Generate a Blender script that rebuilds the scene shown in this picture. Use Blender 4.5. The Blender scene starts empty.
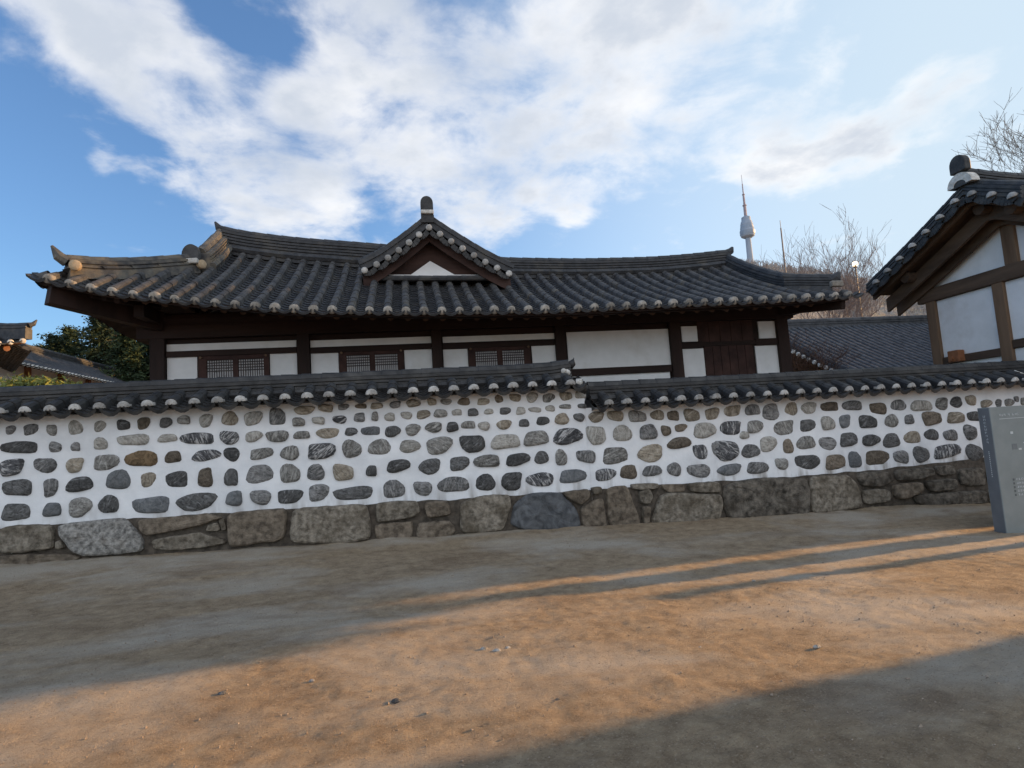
import bpy, math, random
from mathutils import Vector, noise
random.seed(7)
R = math.radians
sc = bpy.context.scene
col = sc.collection

# ------------------------------------------------------------------ camera
F_PX = 590.0; ROLL = 0.0655; YAW = math.atan(0.00029 * F_PX); PITCH = math.atan(56.0 / F_PX); EYE = 1.48
fw = Vector((math.sin(YAW) * math.cos(PITCH), math.cos(YAW) * math.cos(PITCH), math.sin(PITCH)))
r0 = Vector((math.cos(YAW), -math.sin(YAW), 0)); u0 = r0.cross(fw)
rt = r0 * math.cos(ROLL) - u0 * math.sin(ROLL)
up = u0 * math.cos(ROLL) + r0 * math.sin(ROLL)
from mathutils import Matrix
cam_d = bpy.data.cameras.new('camera'); cam = bpy.data.objects.new('camera', cam_d); col.objects.link(cam)
m = Matrix.Identity(4)
for i in range(3):
    m[i][0] = rt[i]; m[i][1] = up[i]; m[i][2] = -fw[i]
m[0][3], m[1][3], m[2][3] = 0, 0, EYE
cam.matrix_world = m
cam_d.sensor_fit = 'HORIZONTAL'; cam_d.sensor_width = 36.0
cam_d.lens = F_PX / 1024 * 36.0
cam_d.clip_start = 0.05; cam_d.clip_end = 20000
sc.camera = cam
sc.render.resolution_x = 1024; sc.render.resolution_y = 768

def ray(px, py):
    return fw + rt * ((px - 512) / F_PX) - up * ((py - 384) / F_PX)
def atY(px, py, Y):
    d = ray(px, py); return Vector((0, 0, EYE)) + d * (Y / d.y)
def atX(px, py, X):
    d = ray(px, py); return Vector((0, 0, EYE)) + d * (X / d.x)

# ------------------------------------------------------------------ light
SUN_AZ = R(80.0); SUN_EL = R(11.3)      # azimuth from +Y towards +X
sc.view_settings.view_transform = 'Standard'; sc.view_settings.look = 'None'
sc.view_settings.exposure = 1.25; sc.view_settings.gamma = 1.0
sc.view_settings.use_curve_mapping = False
SKY_STRENGTH = 0.10; SKY_TINT = (.82, 1.0, 1.22, 1)
sd = bpy.data.lights.new('sun', 'SUN'); sd.energy = 4.0; sd.angle = R(0.7); sd.color = (1.0, 0.57, 0.23)
sun = bpy.data.objects.new('sun', sd); col.objects.link(sun)
S = Vector((math.cos(SUN_EL) * math.sin(SUN_AZ), math.cos(SUN_EL) * math.cos(SUN_AZ), math.sin(SUN_EL)))
sun.rotation_euler = S.to_track_quat('Z', 'Y').to_euler(); sun.location = (20, 5, 20)

w = bpy.data.worlds.new('World'); sc.world = w; w.use_nodes = True
nt = w.node_tree; N = nt.nodes; L = nt.links; N.clear()
def nd(t, **kw):
    n = N.new(t)
    for k, v in kw.items(): setattr(n, k, v)
    return n
out = nd('ShaderNodeOutputWorld'); bg = nd('ShaderNodeBackground')
bg.inputs['Strength'].default_value = SKY_STRENGTH
sky = nd('ShaderNodeTexSky', sky_type='NISHITA', sun_disc=False)
sky.sun_elevation = SUN_EL; sky.sun_rotation = SUN_AZ; sky.air_density = 1.0; sky.dust_density = 1.2; sky.ozone_density = 2.0
tc = nd('ShaderNodeTexCoord')
nrm = nd('ShaderNodeVectorMath', operation='NORMALIZE'); L.new(tc.outputs['Generated'], nrm.inputs[0])
def wmath(op, a, b=None, clamp=False):
    n = nd('ShaderNodeMath', operation=op); n.use_clamp = clamp
    for i, v in enumerate((a, b)):
        if v is None: continue
        if isinstance(v, (int, float)): n.inputs[i].default_value = v
        else: L.new(v, n.inputs[i])
    return n.outputs[0]
# cloud banks: where they stand in the sky (direction, angular size, weight)
BANKS = [(40, 0, 70, .5), (105, 10, 75, .75), (150, 45, 70, .8), (180, 90, 65, .8), (120, 85, 50, .55), (70, 72, 42, .4),
         (220, 140, 80, .85), (270, 190, 85, .8), (200, 195, 50, .5), (340, 190, 85, .85), (330, 120, 75, .75), (300, 105, 45, .4), (370, 60, 85, .95), (350, 5, 55, .7),
         (420, 110, 95, .95), (440, 190, 100, .95), (520, 150, 95, .85), (490, 40, 55, .35), (560, 60, 85, .8), (640, 40, 85, .85),
         (620, 120, 100, .85), (560, 200, 60, .45), (700, 60, 80, .85), (790, 40, 65, .75), (740, 120, 65, .6), (830, 80, 45, .6), (500, 0, 70, .6), (600, -30, 90, .75),
         (800, 140, 55, .75), (850, 160, 50, .75), (900, 125, 55, .8), (950, 100, 45, .75), (780, 175, 40, .6), (880, 20, 35, .35), (745, 160, 40, .5),
         (102, 159, 24, .8), (138, 172, 20, .55), (150, 205, 22, .4), (575, 215, 22, .6), (672, 231, 22, .55), (560, 244, 20, .45), (720, 215, 22, .4), (990, 75, 35, .45), (250, 30, 40, .15), (5, 50, 22, .45),
         # banks outside the photograph
         (300, -200, 220, .8), (700, -260, 260, .8), (-200, -40, 180, .5), (-450, 150, 150, .6), (1250, 60, 200, .55)]
FILL_BANKS = [(-.3, -.8, .55, .8, .9), (.5, -.8, .4, .7, .9), (0, -.3, .95, .55, .8), (-.9, -.5, .5, .5, .8), (0, -1, .2, .6, .8)]   # unseen banks behind the viewer, added for fill light
acc = None
for (bx, by, br, bw) in BANKS:
    d = ray(bx, by).normalized()
    vd = nd('ShaderNodeVectorMath', operation='DISTANCE'); L.new(nrm.outputs[0], vd.inputs[0]); vd.inputs[1].default_value = d
    cosa = d.dot(fw)
    rad = br / F_PX * cosa
    mr = nd('ShaderNodeMapRange', interpolation_type='SMOOTHSTEP'); L.new(vd.outputs['Value'], mr.inputs['Value'])
    mr.inputs['From Min'].default_value = rad * 1.25; mr.inputs['From Max'].default_value = rad * 0.15
    mr.inputs['To Min'].default_value = 0; mr.inputs['To Max'].default_value = bw
    acc = mr.outputs[0] if acc is None else wmath('MAXIMUM', acc, mr.outputs[0]) if False else wmath('ADD', acc, mr.outputs[0])
for (dx_, dy_, dz_, rad, bw) in FILL_BANKS:
    vd = nd('ShaderNodeVectorMath', operation='DISTANCE'); L.new(nrm.outputs[0], vd.inputs[0]); vd.inputs[1].default_value = Vector((dx_, dy_, dz_)).normalized()
    mr = nd('ShaderNodeMapRange', interpolation_type='SMOOTHSTEP'); L.new(vd.outputs['Value'], mr.inputs['Value'])
    mr.inputs['From Min'].default_value = rad * 1.25; mr.inputs['From Max'].default_value = rad * 0.15; mr.inputs['To Max'].default_value = bw
    acc = wmath('ADD', acc, mr.outputs[0])
acc = wmath('MINIMUM', wmath('MULTIPLY', acc, .76), .93)
# fractal break-up, projected on a cloud deck
sep = nd('ShaderNodeSeparateXYZ'); L.new(nrm.outputs[0], sep.inputs[0])
zz = wmath('MAXIMUM', wmath('ADD', sep.outputs['Z'], 0.18), 0.05)
comb = nd('ShaderNodeCombineXYZ')
L.new(wmath('DIVIDE', sep.outputs['X'], zz), comb.inputs['X']); L.new(wmath('DIVIDE', sep.outputs['Y'], zz), comb.inputs['Y'])
n1 = nd('ShaderNodeTexNoise'); n1.inputs['Scale'].default_value = 3.3; n1.inputs['Detail'].default_value = 9; n1.inputs['Roughness'].default_value = .58; n1.inputs['Distortion'].default_value = .35
L.new(comb.outputs[0], n1.inputs['Vector'])
n2 = nd('ShaderNodeTexNoise'); n2.inputs['Scale'].default_value = 8.0; n2.inputs['Detail'].default_value = 9; n2.inputs['Roughness'].default_value = .6
L.new(comb.outputs[0], n2.inputs['Vector'])
fr = wmath('ADD', wmath('MULTIPLY', wmath('SUBTRACT', n1.outputs['Fac'], .5), 2.7), wmath('MULTIPLY', wmath('SUBTRACT', n2.outputs['Fac'], .5), .95))
dens = wmath('ADD', acc, fr)
mr = nd('ShaderNodeMapRange', interpolation_type='SMOOTHSTEP'); L.new(dens, mr.inputs['Value'])
mr.inputs['From Min'].default_value = .26; mr.inputs['From Max'].default_value = 1.25
mr.inputs['To Min'].default_value = 0; mr.inputs['To Max'].default_value = .95
cover = mr.outputs[0]
n3 = nd('ShaderNodeTexNoise'); n3.inputs['Scale'].default_value = 3.4; n3.inputs['Detail'].default_value = 7; n3.inputs['Roughness'].default_value = .55
off = nd('ShaderNodeVectorMath', operation='ADD'); L.new(comb.outputs[0], off.inputs[0]); off.inputs[1].default_value = (4.3, 1.7, 0); L.new(off.outputs[0], n3.inputs['Vector'])
thick = nd('ShaderNodeMapRange', interpolation_type='SMOOTHSTEP'); L.new(wmath('ADD', wmath('MULTIPLY', dens, .55), wmath('MULTIPLY', n3.outputs['Fac'], 1.1)), thick.inputs['Value'])
thick.inputs['From Min'].default_value = .8; thick.inputs['From Max'].default_value = 1.4
ccol = nd('ShaderNodeMix', data_type='RGBA'); L.new(thick.outputs[0], ccol.inputs['Factor'])
ccol.inputs['A'].default_value = (4.7, 4.65, 4.6, 1); ccol.inputs['B'].default_value = (2.75, 2.98, 3.35, 1)
# clouds behind the viewer are brightened to add fill light
behind = nd('ShaderNodeMapRange', interpolation_type='SMOOTHSTEP'); L.new(sep.outputs['Y'], behind.inputs['Value'])
behind.inputs['From Min'].default_value = .15; behind.inputs['From Max'].default_value = -.5; behind.inputs['To Min'].default_value = 1.0; behind.inputs['To Max'].default_value = 1.8
cb = nd('ShaderNodeVectorMath', operation='SCALE'); L.new(ccol.outputs['Result'], cb.inputs[0]); L.new(behind.outputs[0], cb.inputs['Scale'])
tint = nd('ShaderNodeMix', data_type='RGBA', blend_type='MULTIPLY'); tint.inputs['Factor'].default_value = 1.0
L.new(sky.outputs[0], tint.inputs['A']); tint.inputs['B'].default_value = SKY_TINT
# bright veil around the low sun
sdist = nd('ShaderNodeVectorMath', operation='DISTANCE'); L.new(nrm.outputs[0], sdist.inputs[0]); sdist.inputs[1].default_value = S
veil = nd('ShaderNodeMapRange', interpolation_type='SMOOTHSTEP'); L.new(sdist.outputs['Value'], veil.inputs['Value'])
veil.inputs['From Min'].default_value = 1.35; veil.inputs['From Max'].default_value = .55; veil.inputs['To Max'].default_value = .95
vmix = nd('ShaderNodeMix', data_type='RGBA'); L.new(veil.outputs[0], vmix.inputs['Factor']); L.new(tint.outputs['Result'], vmix.inputs['A']); vmix.inputs['B'].default_value = (2.8, 3.4, 3.9, 1)
skym = nd('ShaderNodeMix', data_type='RGBA'); L.new(cover, skym.inputs['Factor'])
L.new(vmix.outputs['Result'], skym.inputs['A']); L.new(cb.outputs[0], skym.inputs['B'])
L.new(skym.outputs['Result'], bg.inputs['Color']); L.new(bg.outputs[0], out.inputs[0])

# ------------------------------------------------------------------ helpers
def label(o, lab=None, cat=None, group=None, kind=None):
    if lab: o['label'] = lab
    if cat: o['category'] = cat
    if group: o['group'] = group
    if kind: o['kind'] = kind
    return o

class MB:
    """collects verts / faces in world space"""
    def __init__(s): s.v = []; s.f = []
    def add(s, vs, fs):
        b = len(s.v); s.v += [tuple(p) for p in vs]; s.f += [tuple(i + b for i in f) for f in fs]
    def box(s, a, b, j=0.0):
        x0, y0, z0 = a; x1, y1, z1 = b
        vs = [(x0, y0, z0), (x1, y0, z0), (x1, y1, z0), (x0, y1, z0), (x0, y0, z1), (x1, y0, z1), (x1, y1, z1), (x0, y1, z1)]
        if j: vs = [(p[0] + random.uniform(-j, j), p[1] + random.uniform(-j, j), p[2] + random.uniform(-j, j)) for p in vs]
        s.add(vs, [(0, 3, 2, 1), (4, 5, 6, 7), (0, 1, 5, 4), (1, 2, 6, 5), (2, 3, 7, 6), (3, 0, 4, 7)])
    def beam(s, p, q, w, h, upv=Vector((0, 0, 1))):
        p = Vector(p); q = Vector(q); t = (q - p).normalized(); sd = t.cross(upv).normalized(); u = sd.cross(t)
        vs = []
        for c in (p, q):
            for a, b in ((-1, -1), (1, -1), (1, 1), (-1, 1)): vs.append(c + sd * (a * w / 2) + u * (b * h / 2))
        s.add(vs, [(0, 1, 2, 3), (7, 6, 5, 4), (0, 4, 5, 1), (1, 5, 6, 2), (2, 6, 7, 3), (3, 7, 4, 0)])
    def tube(s, pts, rs, n=8, cap=True):
        pts = [Vector(p) for p in pts]; rings = []
        for i, p in enumerate(pts):
            t = (pts[min(i + 1, len(pts) - 1)] - pts[max(i - 1, 0)]).normalized()
            a = Vector((0, 0, 1)) if abs(t.z) < .9 else Vector((1, 0, 0))
            e = t.cross(a).normalized(); g = t.cross(e)
            r_ = rs[i] if isinstance(rs, (list, tuple)) else rs
            rings.append([p + (e * math.cos(2 * math.pi * k / n) + g * math.sin(2 * math.pi * k / n)) * r_ for k in range(n)])
        vs = [q for rg in rings for q in rg]; fs = []
        for i in range(len(pts) - 1):
            for k in range(n):
                fs.append((i * n + k, i * n + (k + 1) % n, (i + 1) * n + (k + 1) % n, (i + 1) * n + k))
        if cap:
            fs.append(tuple(range(n - 1, -1, -1))); fs.append(tuple((len(pts) - 1) * n + k for k in range(n)))
        s.add(vs, fs)
    def sweep(s, path, prof, cap=True):
        """closed profile (s lateral, h vertical) swept along path, kept upright"""
        path = [Vector(p) for p in path]; n = len(prof); vs = []; fs = []
        for i, p in enumerate(path):
            t = path[min(i + 1, len(path) - 1)] - path[max(i - 1, 0)]
            t = Vector((t.x, t.y, 0)).normalized(); lat = Vector((t.y, -t.x, 0))
            for (a, h) in prof: vs.append(p + lat * a + Vector((0, 0, h)))
        for i in range(len(path) - 1):
            for k in range(n):
                fs.append((i * n + k, i * n + (k + 1) % n, (i + 1) * n + (k + 1) % n, (i + 1) * n + k))
        if cap: fs.append(tuple(range(n - 1, -1, -1))); fs.append(tuple((len(path) - 1) * n + k for k in range(n)))
        s.add(vs, fs)
    def grid(s, fn, us, vs_, flip=False):
        b = [fn(u, v) for u in us for v in vs_]; nv = len(vs_); fs = []
        for i in range(len(us) - 1):
            for j in range(nv - 1):
                q = (i * nv + j, (i + 1) * nv + j, (i + 1) * nv + j + 1, i * nv + j + 1)
                fs.append(q[::-1] if flip else q)
        s.add(b, fs)
    def build(s, name, mat, parent=None, smooth=False, bevel=0):
        me = bpy.data.meshes.new(name); o = bpy.data.objects.new(name, me); col.objects.link(o)
        org = wloc(parent)
        me.from_pydata([(x - org.x, y - org.y, z - org.z) for x, y, z in s.v], [], s.f)
        me.materials.append(mat)
        if smooth:
            for p in me.polygons: p.use_smooth = True
        me.update()
        if parent is not None: o.parent = parent
        if bevel:
            md = o.modifiers.new('bevel', 'BEVEL'); md.width = bevel; md.segments = 2; md.limit_method = 'ANGLE'
        return o
def wloc(o):
    p = Vector((0, 0, 0))
    while o is not None: p += o.location; o = o.parent
    return p
def thing(name, loc, lab, cat, group=None):
    o = bpy.data.objects.new(name, None); o.empty_display_size = .3; o.location = loc; col.objects.link(o)
    return label(o, lab, cat, group)
def inst(name, mesh, P, parent, scale=None, rotz=0.0, rot=None):
    o = bpy.data.objects.new(name, mesh); col.objects.link(o); o.parent = parent; o.location = Vector(P) - wloc(parent)
    if scale: o.scale = scale
    o.rotation_euler = rot if rot else (0, 0, rotz)
    return o

# ------------------------------------------------------------------ materials
def mat(name, base, rough=.8, spec=.3):
    M = bpy.data.materials.new(name); M.use_nodes = True; b = M.node_tree.nodes['Principled BSDF']
    b.inputs['Base Color'].default_value = (*base, 1); b.inputs['Roughness'].default_value = rough
    b.inputs['Specular IOR Level'].default_value = spec
    return M
def noisy(name, c1, c2, scale=4.0, rough=.85, bump=.3, bscale=None, detail=6, spec=.25, lo=.35, hi=.65, c3=None, s3=1.0, rnd=0.0, dist=.0, stretch=None, bdist=.02, w3=(.5, .7)):
    """two-colour fractal material with bump; c3 adds large patches; rnd varies value per object"""
    M = bpy.data.materials.new(name); M.use_nodes = True; t = M.node_tree; n_ = t.nodes; l_ = t.links
    b = n_['Principled BSDF']; b.inputs['Roughness'].default_value = rough; b.inputs['Specular IOR Level'].default_value = spec
    tc_ = n_.new('ShaderNodeTexCoord'); vec = tc_.outputs['Object']
    oi = n_.new('ShaderNodeObjectInfo')
    if rnd:
        va = n_.new('ShaderNodeVectorMath'); va.operation = 'SCALE'; va.inputs[0].default_value = (37, 53, 71); l_.new(oi.outputs['Random'], va.inputs['Scale'])
        vb = n_.new('ShaderNodeVectorMath'); vb.operation = 'ADD'; l_.new(vec, vb.inputs[0]); l_.new(va.outputs[0], vb.inputs[1]); vec = vb.outputs[0]
    if stretch:
        mp = n_.new('ShaderNodeMapping'); l_.new(vec, mp.inputs[0]); mp.inputs['Scale'].default_value = stretch; vec = mp.outputs[0]
    a = n_.new('ShaderNodeTexNoise'); a.inputs['Scale'].default_value = scale; a.inputs['Detail'].default_value = detail; a.inputs['Roughness'].default_value = .62; a.inputs['Distortion'].default_value = dist
    l_.new(vec, a.inputs['Vector'])
    cr = n_.new('ShaderNodeValToRGB'); l_.new(a.outputs['Fac'], cr.inputs[0])
    cr.color_ramp.elements[0].position = lo; cr.color_ramp.elements[0].color = (*c1, 1)
    cr.color_ramp.elements[1].position = hi; cr.color_ramp.elements[1].color = (*c2, 1)
    res = cr.outputs['Color']
    if c3:
        p = n_.new('ShaderNodeTexNoise'); p.inputs['Scale'].default_value = s3; p.inputs['Detail'].default_value = 5; p.inputs['Roughness'].default_value = .6; l_.new(vec, p.inputs['Vector'])
        r_ = n_.new('ShaderNodeMapRange'); l_.new(p.outputs['Fac'], r_.inputs['Value']); r_.inputs['From Min'].default_value = w3[0]; r_.inputs['From Max'].default_value = w3[1]
        mx = n_.new('ShaderNodeMix'); mx.data_type = 'RGBA'; l_.new(r_.outputs[0], mx.inputs['Factor']); l_.new(res, mx.inputs['A']); mx.inputs['B'].default_value = (*c3, 1); res = mx.outputs['Result']
    if rnd:
        r2 = n_.new('ShaderNodeMapRange'); l_.new(oi.outputs['Random'], r2.inputs['Value']); r2.inputs['To Min'].default_value = 1 - rnd; r2.inputs['To Max'].default_value = 1 + rnd
        hs = n_.new('ShaderNodeHueSaturation'); l_.new(res, hs.inputs['Color']); l_.new(r2.outputs[0], hs.inputs['Value']); res = hs.outputs[0]
    l_.new(res, b.inputs['Base Color'])
    if bump:
        q = n_.new('ShaderNodeTexNoise'); q.inputs['Scale'].default_value = bscale or scale * 4; q.inputs['Detail'].default_value = 8; q.inputs['Roughness'].default_value = .65; l_.new(vec, q.inputs['Vector'])
        bp = n_.new('ShaderNodeBump'); bp.inputs['Strength'].default_value = bump; bp.inputs['Distance'].default_value = bdist
        l_.new(q.outputs['Fac'], bp.inputs['Height']); l_.new(bp.outputs[0], b.inputs['Normal'])
    return M
TILE = noisy('roof_tile', (.024, .025, .028), (.056, .057, .061), 7, .62, .4, 40, c3=(.09, .082, .07), s3=3.0, spec=.35, w3=(.52, .75))
TILE_EDGE = noisy('weathered_tile', (.05, .05, .055), (.15, .14, .12), 6, .75, .4, 40, c3=(.2, .16, .11), s3=4.0)
CAPTILE = noisy('wall_cap_tile', (.02, .0195, .0195), (.045, .044, .044), 6, .6, .4, 40, c3=(.07, .067, .063), s3=3.5, spec=.35)
ENDPLASTER = noisy('end_plaster', (.42, .40, .36), (.66, .64, .6), 14, .9, .4, 60, rnd=.22, c3=(.3, .27, .22), s3=9, w3=(.58, .75))
WALLEND = noisy('cap_end_plaster', (.27, .255, .235), (.47, .45, .42), 14, .9, .6, 60, rnd=.32, c3=(.24, .21, .18), s3=9, w3=(.56, .75))
ENDGREY = noisy('grey_end_plaster', (.2, .18, .155), (.35, .32, .28), 14, .9, .4, 60, rnd=.25)
WOOD = noisy('dark_wood', (.015, .009, .0075), (.036, .02, .016), 3, .8, .25, 30, stretch=(1, 1, .15))
WOODH = noisy('dark_beam_wood', (.015, .009, .0075), (.036, .02, .016), 3, .8, .25, 30, stretch=(.15, 1, 1))
GWOOD = noisy('brown_wood', (.1, .06, .036), (.185, .118, .073), 3, .8, .3, 25, stretch=(1, 1, .12), rnd=.12)
GWOODH = noisy('brown_beam_wood', (.05, .032, .022), (.11, .072, .048), 3, .8, .3, 25, stretch=(1, .15, 1), rnd=.12)
PANEL = noisy('panel_plaster', (.66, .655, .645), (.74, .735, .73), 2.5, .9, .1, 60, c3=(.54, .51, .47), s3=1.2, w3=(.55, .85))
PAPER = noisy('window_paper', (.52, .52, .53), (.62, .62, .63), 5, .9, 0)
GRANITE = noisy('granite', (.085, .071, .054), (.3, .26, .208), 13, .9, 1.0, 45, rnd=.22, c3=(.085, .068, .048), s3=2.5, w3=(.48, .72), detail=10)
GRANITE_PALE = noisy('pale_granite', (.1, .095, .088), (.4, .38, .35), 17, .9, 1.0, 50, c3=(.13, .1, .07), s3=2.5, w3=(.55, .75), detail=10)
SLATE = noisy('dark_blue_rock', (.05, .052, .056), (.13, .134, .14), 5, .85, .7, 30, dist=1.5, detail=10)
BROWNROCK = noisy('brown_rock', (.07, .055, .041), (.225, .182, .137), 11, .9, 1.0, 45, rnd=.15, detail=10)
DARKROCK = noisy('dark_stained_rock', (.035, .03, .024), (.19, .165, .135), 9, .9, 1.0, 40, detail=10, c3=(.05, .04, .03), s3=2)
def stone(name, dark, base, vein, scale=14, rnd=.25, amount=(.5, .66)):
    """water-worn cobble: mottled base crossed by warped pale and dark veins"""
    M = noisy(name, dark, base, scale, .85, .7, 45, rnd=rnd, lo=.36, hi=.62, dist=1.3, detail=10)
    t = M.node_tree; n_ = t.nodes; l_ = t.links; b = n_['Principled BSDF']; src = b.inputs['Base Color'].links[0].from_socket
    vec = [n for n in n_ if n.type == 'VECT_MATH' and n.operation == 'ADD'][0].outputs[0]
    rot = n_.new('ShaderNodeVectorRotate'); rot.rotation_type = 'Y_AXIS'; l_.new(vec, rot.inputs['Vector'])
    oi = [n for n in n_ if n.type == 'OBJECT_INFO'][0]; mm = n_.new('ShaderNodeMath'); mm.operation = 'MULTIPLY'; mm.inputs[1].default_value = 3.1; l_.new(oi.outputs['Random'], mm.inputs[0]); l_.new(mm.outputs[0], rot.inputs['Angle'])
    mp = n_.new('ShaderNodeMapping'); mp.inputs['Scale'].default_value = (4, 8, 17); l_.new(rot.outputs[0], mp.inputs[0])
    a = n_.new('ShaderNodeTexNoise'); a.inputs['Scale'].default_value = 1.0; a.inputs['Detail'].default_value = 9; a.inputs['Roughness'].default_value = .7; a.inputs['Distortion'].default_value = 1.6; l_.new(mp.outputs[0], a.inputs['Vector'])
    r_ = n_.new('ShaderNodeMapRange'); l_.new(a.outputs['Fac'], r_.inputs['Value']); r_.inputs['From Min'].default_value = amount[0]; r_.inputs['From Max'].default_value = amount[1]
    mx = n_.new('ShaderNodeMix'); mx.data_type = 'RGBA'; l_.new(r_.outputs[0], mx.inputs['Factor']); l_.new(src, mx.inputs['A']); mx.inputs['B'].default_value = (*vein, 1)
    r2 = n_.new('ShaderNodeMapRange'); l_.new(a.outputs['Fac'], r2.inputs['Value']); r2.inputs['From Min'].default_value = .42; r2.inputs['From Max'].default_value = .3
    m2 = n_.new('ShaderNodeMix'); m2.data_type = 'RGBA'; l_.new(r2.outputs[0], m2.inputs['Factor']); l_.new(mx.outputs['Result'], m2.inputs['A']); m2.inputs['B'].default_value = (dark[0] * .5, dark[1] * .5, dark[2] * .5, 1)
    l_.new(m2.outputs['Result'], b.inputs['Base Color']); return M
STONE = {
 'D': stone('charcoal_stone', (.042, .041, .04), (.12, .118, .116), (.25, .25, .25), 16, .3, (.54, .68)),
 'd': stone('dark_grey_stone', (.06, .059, .058), (.2, .196, .192), (.34, .33, .32), 15, .3),
 's': stone('streaked_dark_stone', (.035, .035, .037), (.1, .1, .105), (.5, .49, .48), 12, .2, (.5, .62)),
 'm': stone('grey_stone', (.085, .08, .074), (.25, .24, .222), (.42, .41, .385), 18),
 'g': stone('blue_grey_stone', (.09, .095, .1), (.175, .18, .185), (.28, .29, .3), 14, .2, (.6, .8)),
 'l': stone('pale_stone', (.19, .178, .158), (.39, .37, .335), (.52, .5, .46), 16, .2),
 't': stone('tan_stone', (.15, .125, .095), (.32, .275, .215), (.45, .41, .35), 15),
 'b': stone('brown_stone', (.075, .06, .045), (.2, .165, .128), (.34, .31, .27), 13, .25, (.6, .75)),
 'o': stone('orange_brown_stone', (.1, .068, .038), (.24, .165, .095), (.4, .3, .18), 10, .2, (.62, .8)),
}
def plaster_mat():
    M = noisy('wall_plaster', (.66, .67, .685), (.78, .785, .795), 3.0, .92, .35, 22, bdist=.015)
    t = M.node_tree; n_ = t.nodes; l_ = t.links; b = n_['Principled BSDF']
    src = b.inputs['Base Color'].links[0].from_socket
    tc_ = n_.new('ShaderNodeTexCoord'); sp = n_.new('ShaderNodeSeparateXYZ'); l_.new(tc_.outputs['Object'], sp.inputs[0])
    # splash dirt just above the footing, broken up by streaky noise
    mp = n_.new('ShaderNodeMapping'); l_.new(tc_.outputs['Object'], mp.inputs[0]); mp.inputs['Scale'].default_value = (6, 6, 1.3)
    a = n_.new('ShaderNodeTexNoise'); a.inputs['Scale'].default_value = 1.0; a.inputs['Detail'].default_value = 6; l_.new(mp.outputs[0], a.inputs['Vector'])
    r_ = n_.new('ShaderNodeMapRange'); l_.new(sp.outputs['Z'], r_.inputs['Value']); r_.inputs['From Min'].default_value = 1.02; r_.inputs['From Max'].default_value = .62
    k = n_.new('ShaderNodeMapRange'); l_.new(a.outputs['Fac'], k.inputs['Value']); k.inputs['From Min'].default_value = .5; k.inputs['From Max'].default_value = .72
    mu = n_.new('ShaderNodeMath'); mu.operation = 'MULTIPLY'; l_.new(r_.outputs[0], mu.inputs[0]); l_.new(k.outputs[0], mu.inputs[1])
    mx = n_.new('ShaderNodeMix'); mx.data_type = 'RGBA'; l_.new(mu.outputs[0], mx.inputs['Factor']); l_.new(src, mx.inputs['A']); mx.inputs['B'].default_value = (.3, .28, .26, 1)
    l_.new(mx.outputs['Result'], b.inputs['Base Color'])
    return M
PLASTER = plaster_mat()
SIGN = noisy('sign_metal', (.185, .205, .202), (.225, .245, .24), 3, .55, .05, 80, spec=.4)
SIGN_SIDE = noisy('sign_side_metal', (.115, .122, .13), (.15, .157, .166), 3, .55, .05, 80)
SIGN_INK = mat('sign_pale_print', (.5, .52, .52), .7)
SIGN_DARK = mat('sign_dark_print', (.1, .11, .11), .7)

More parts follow.
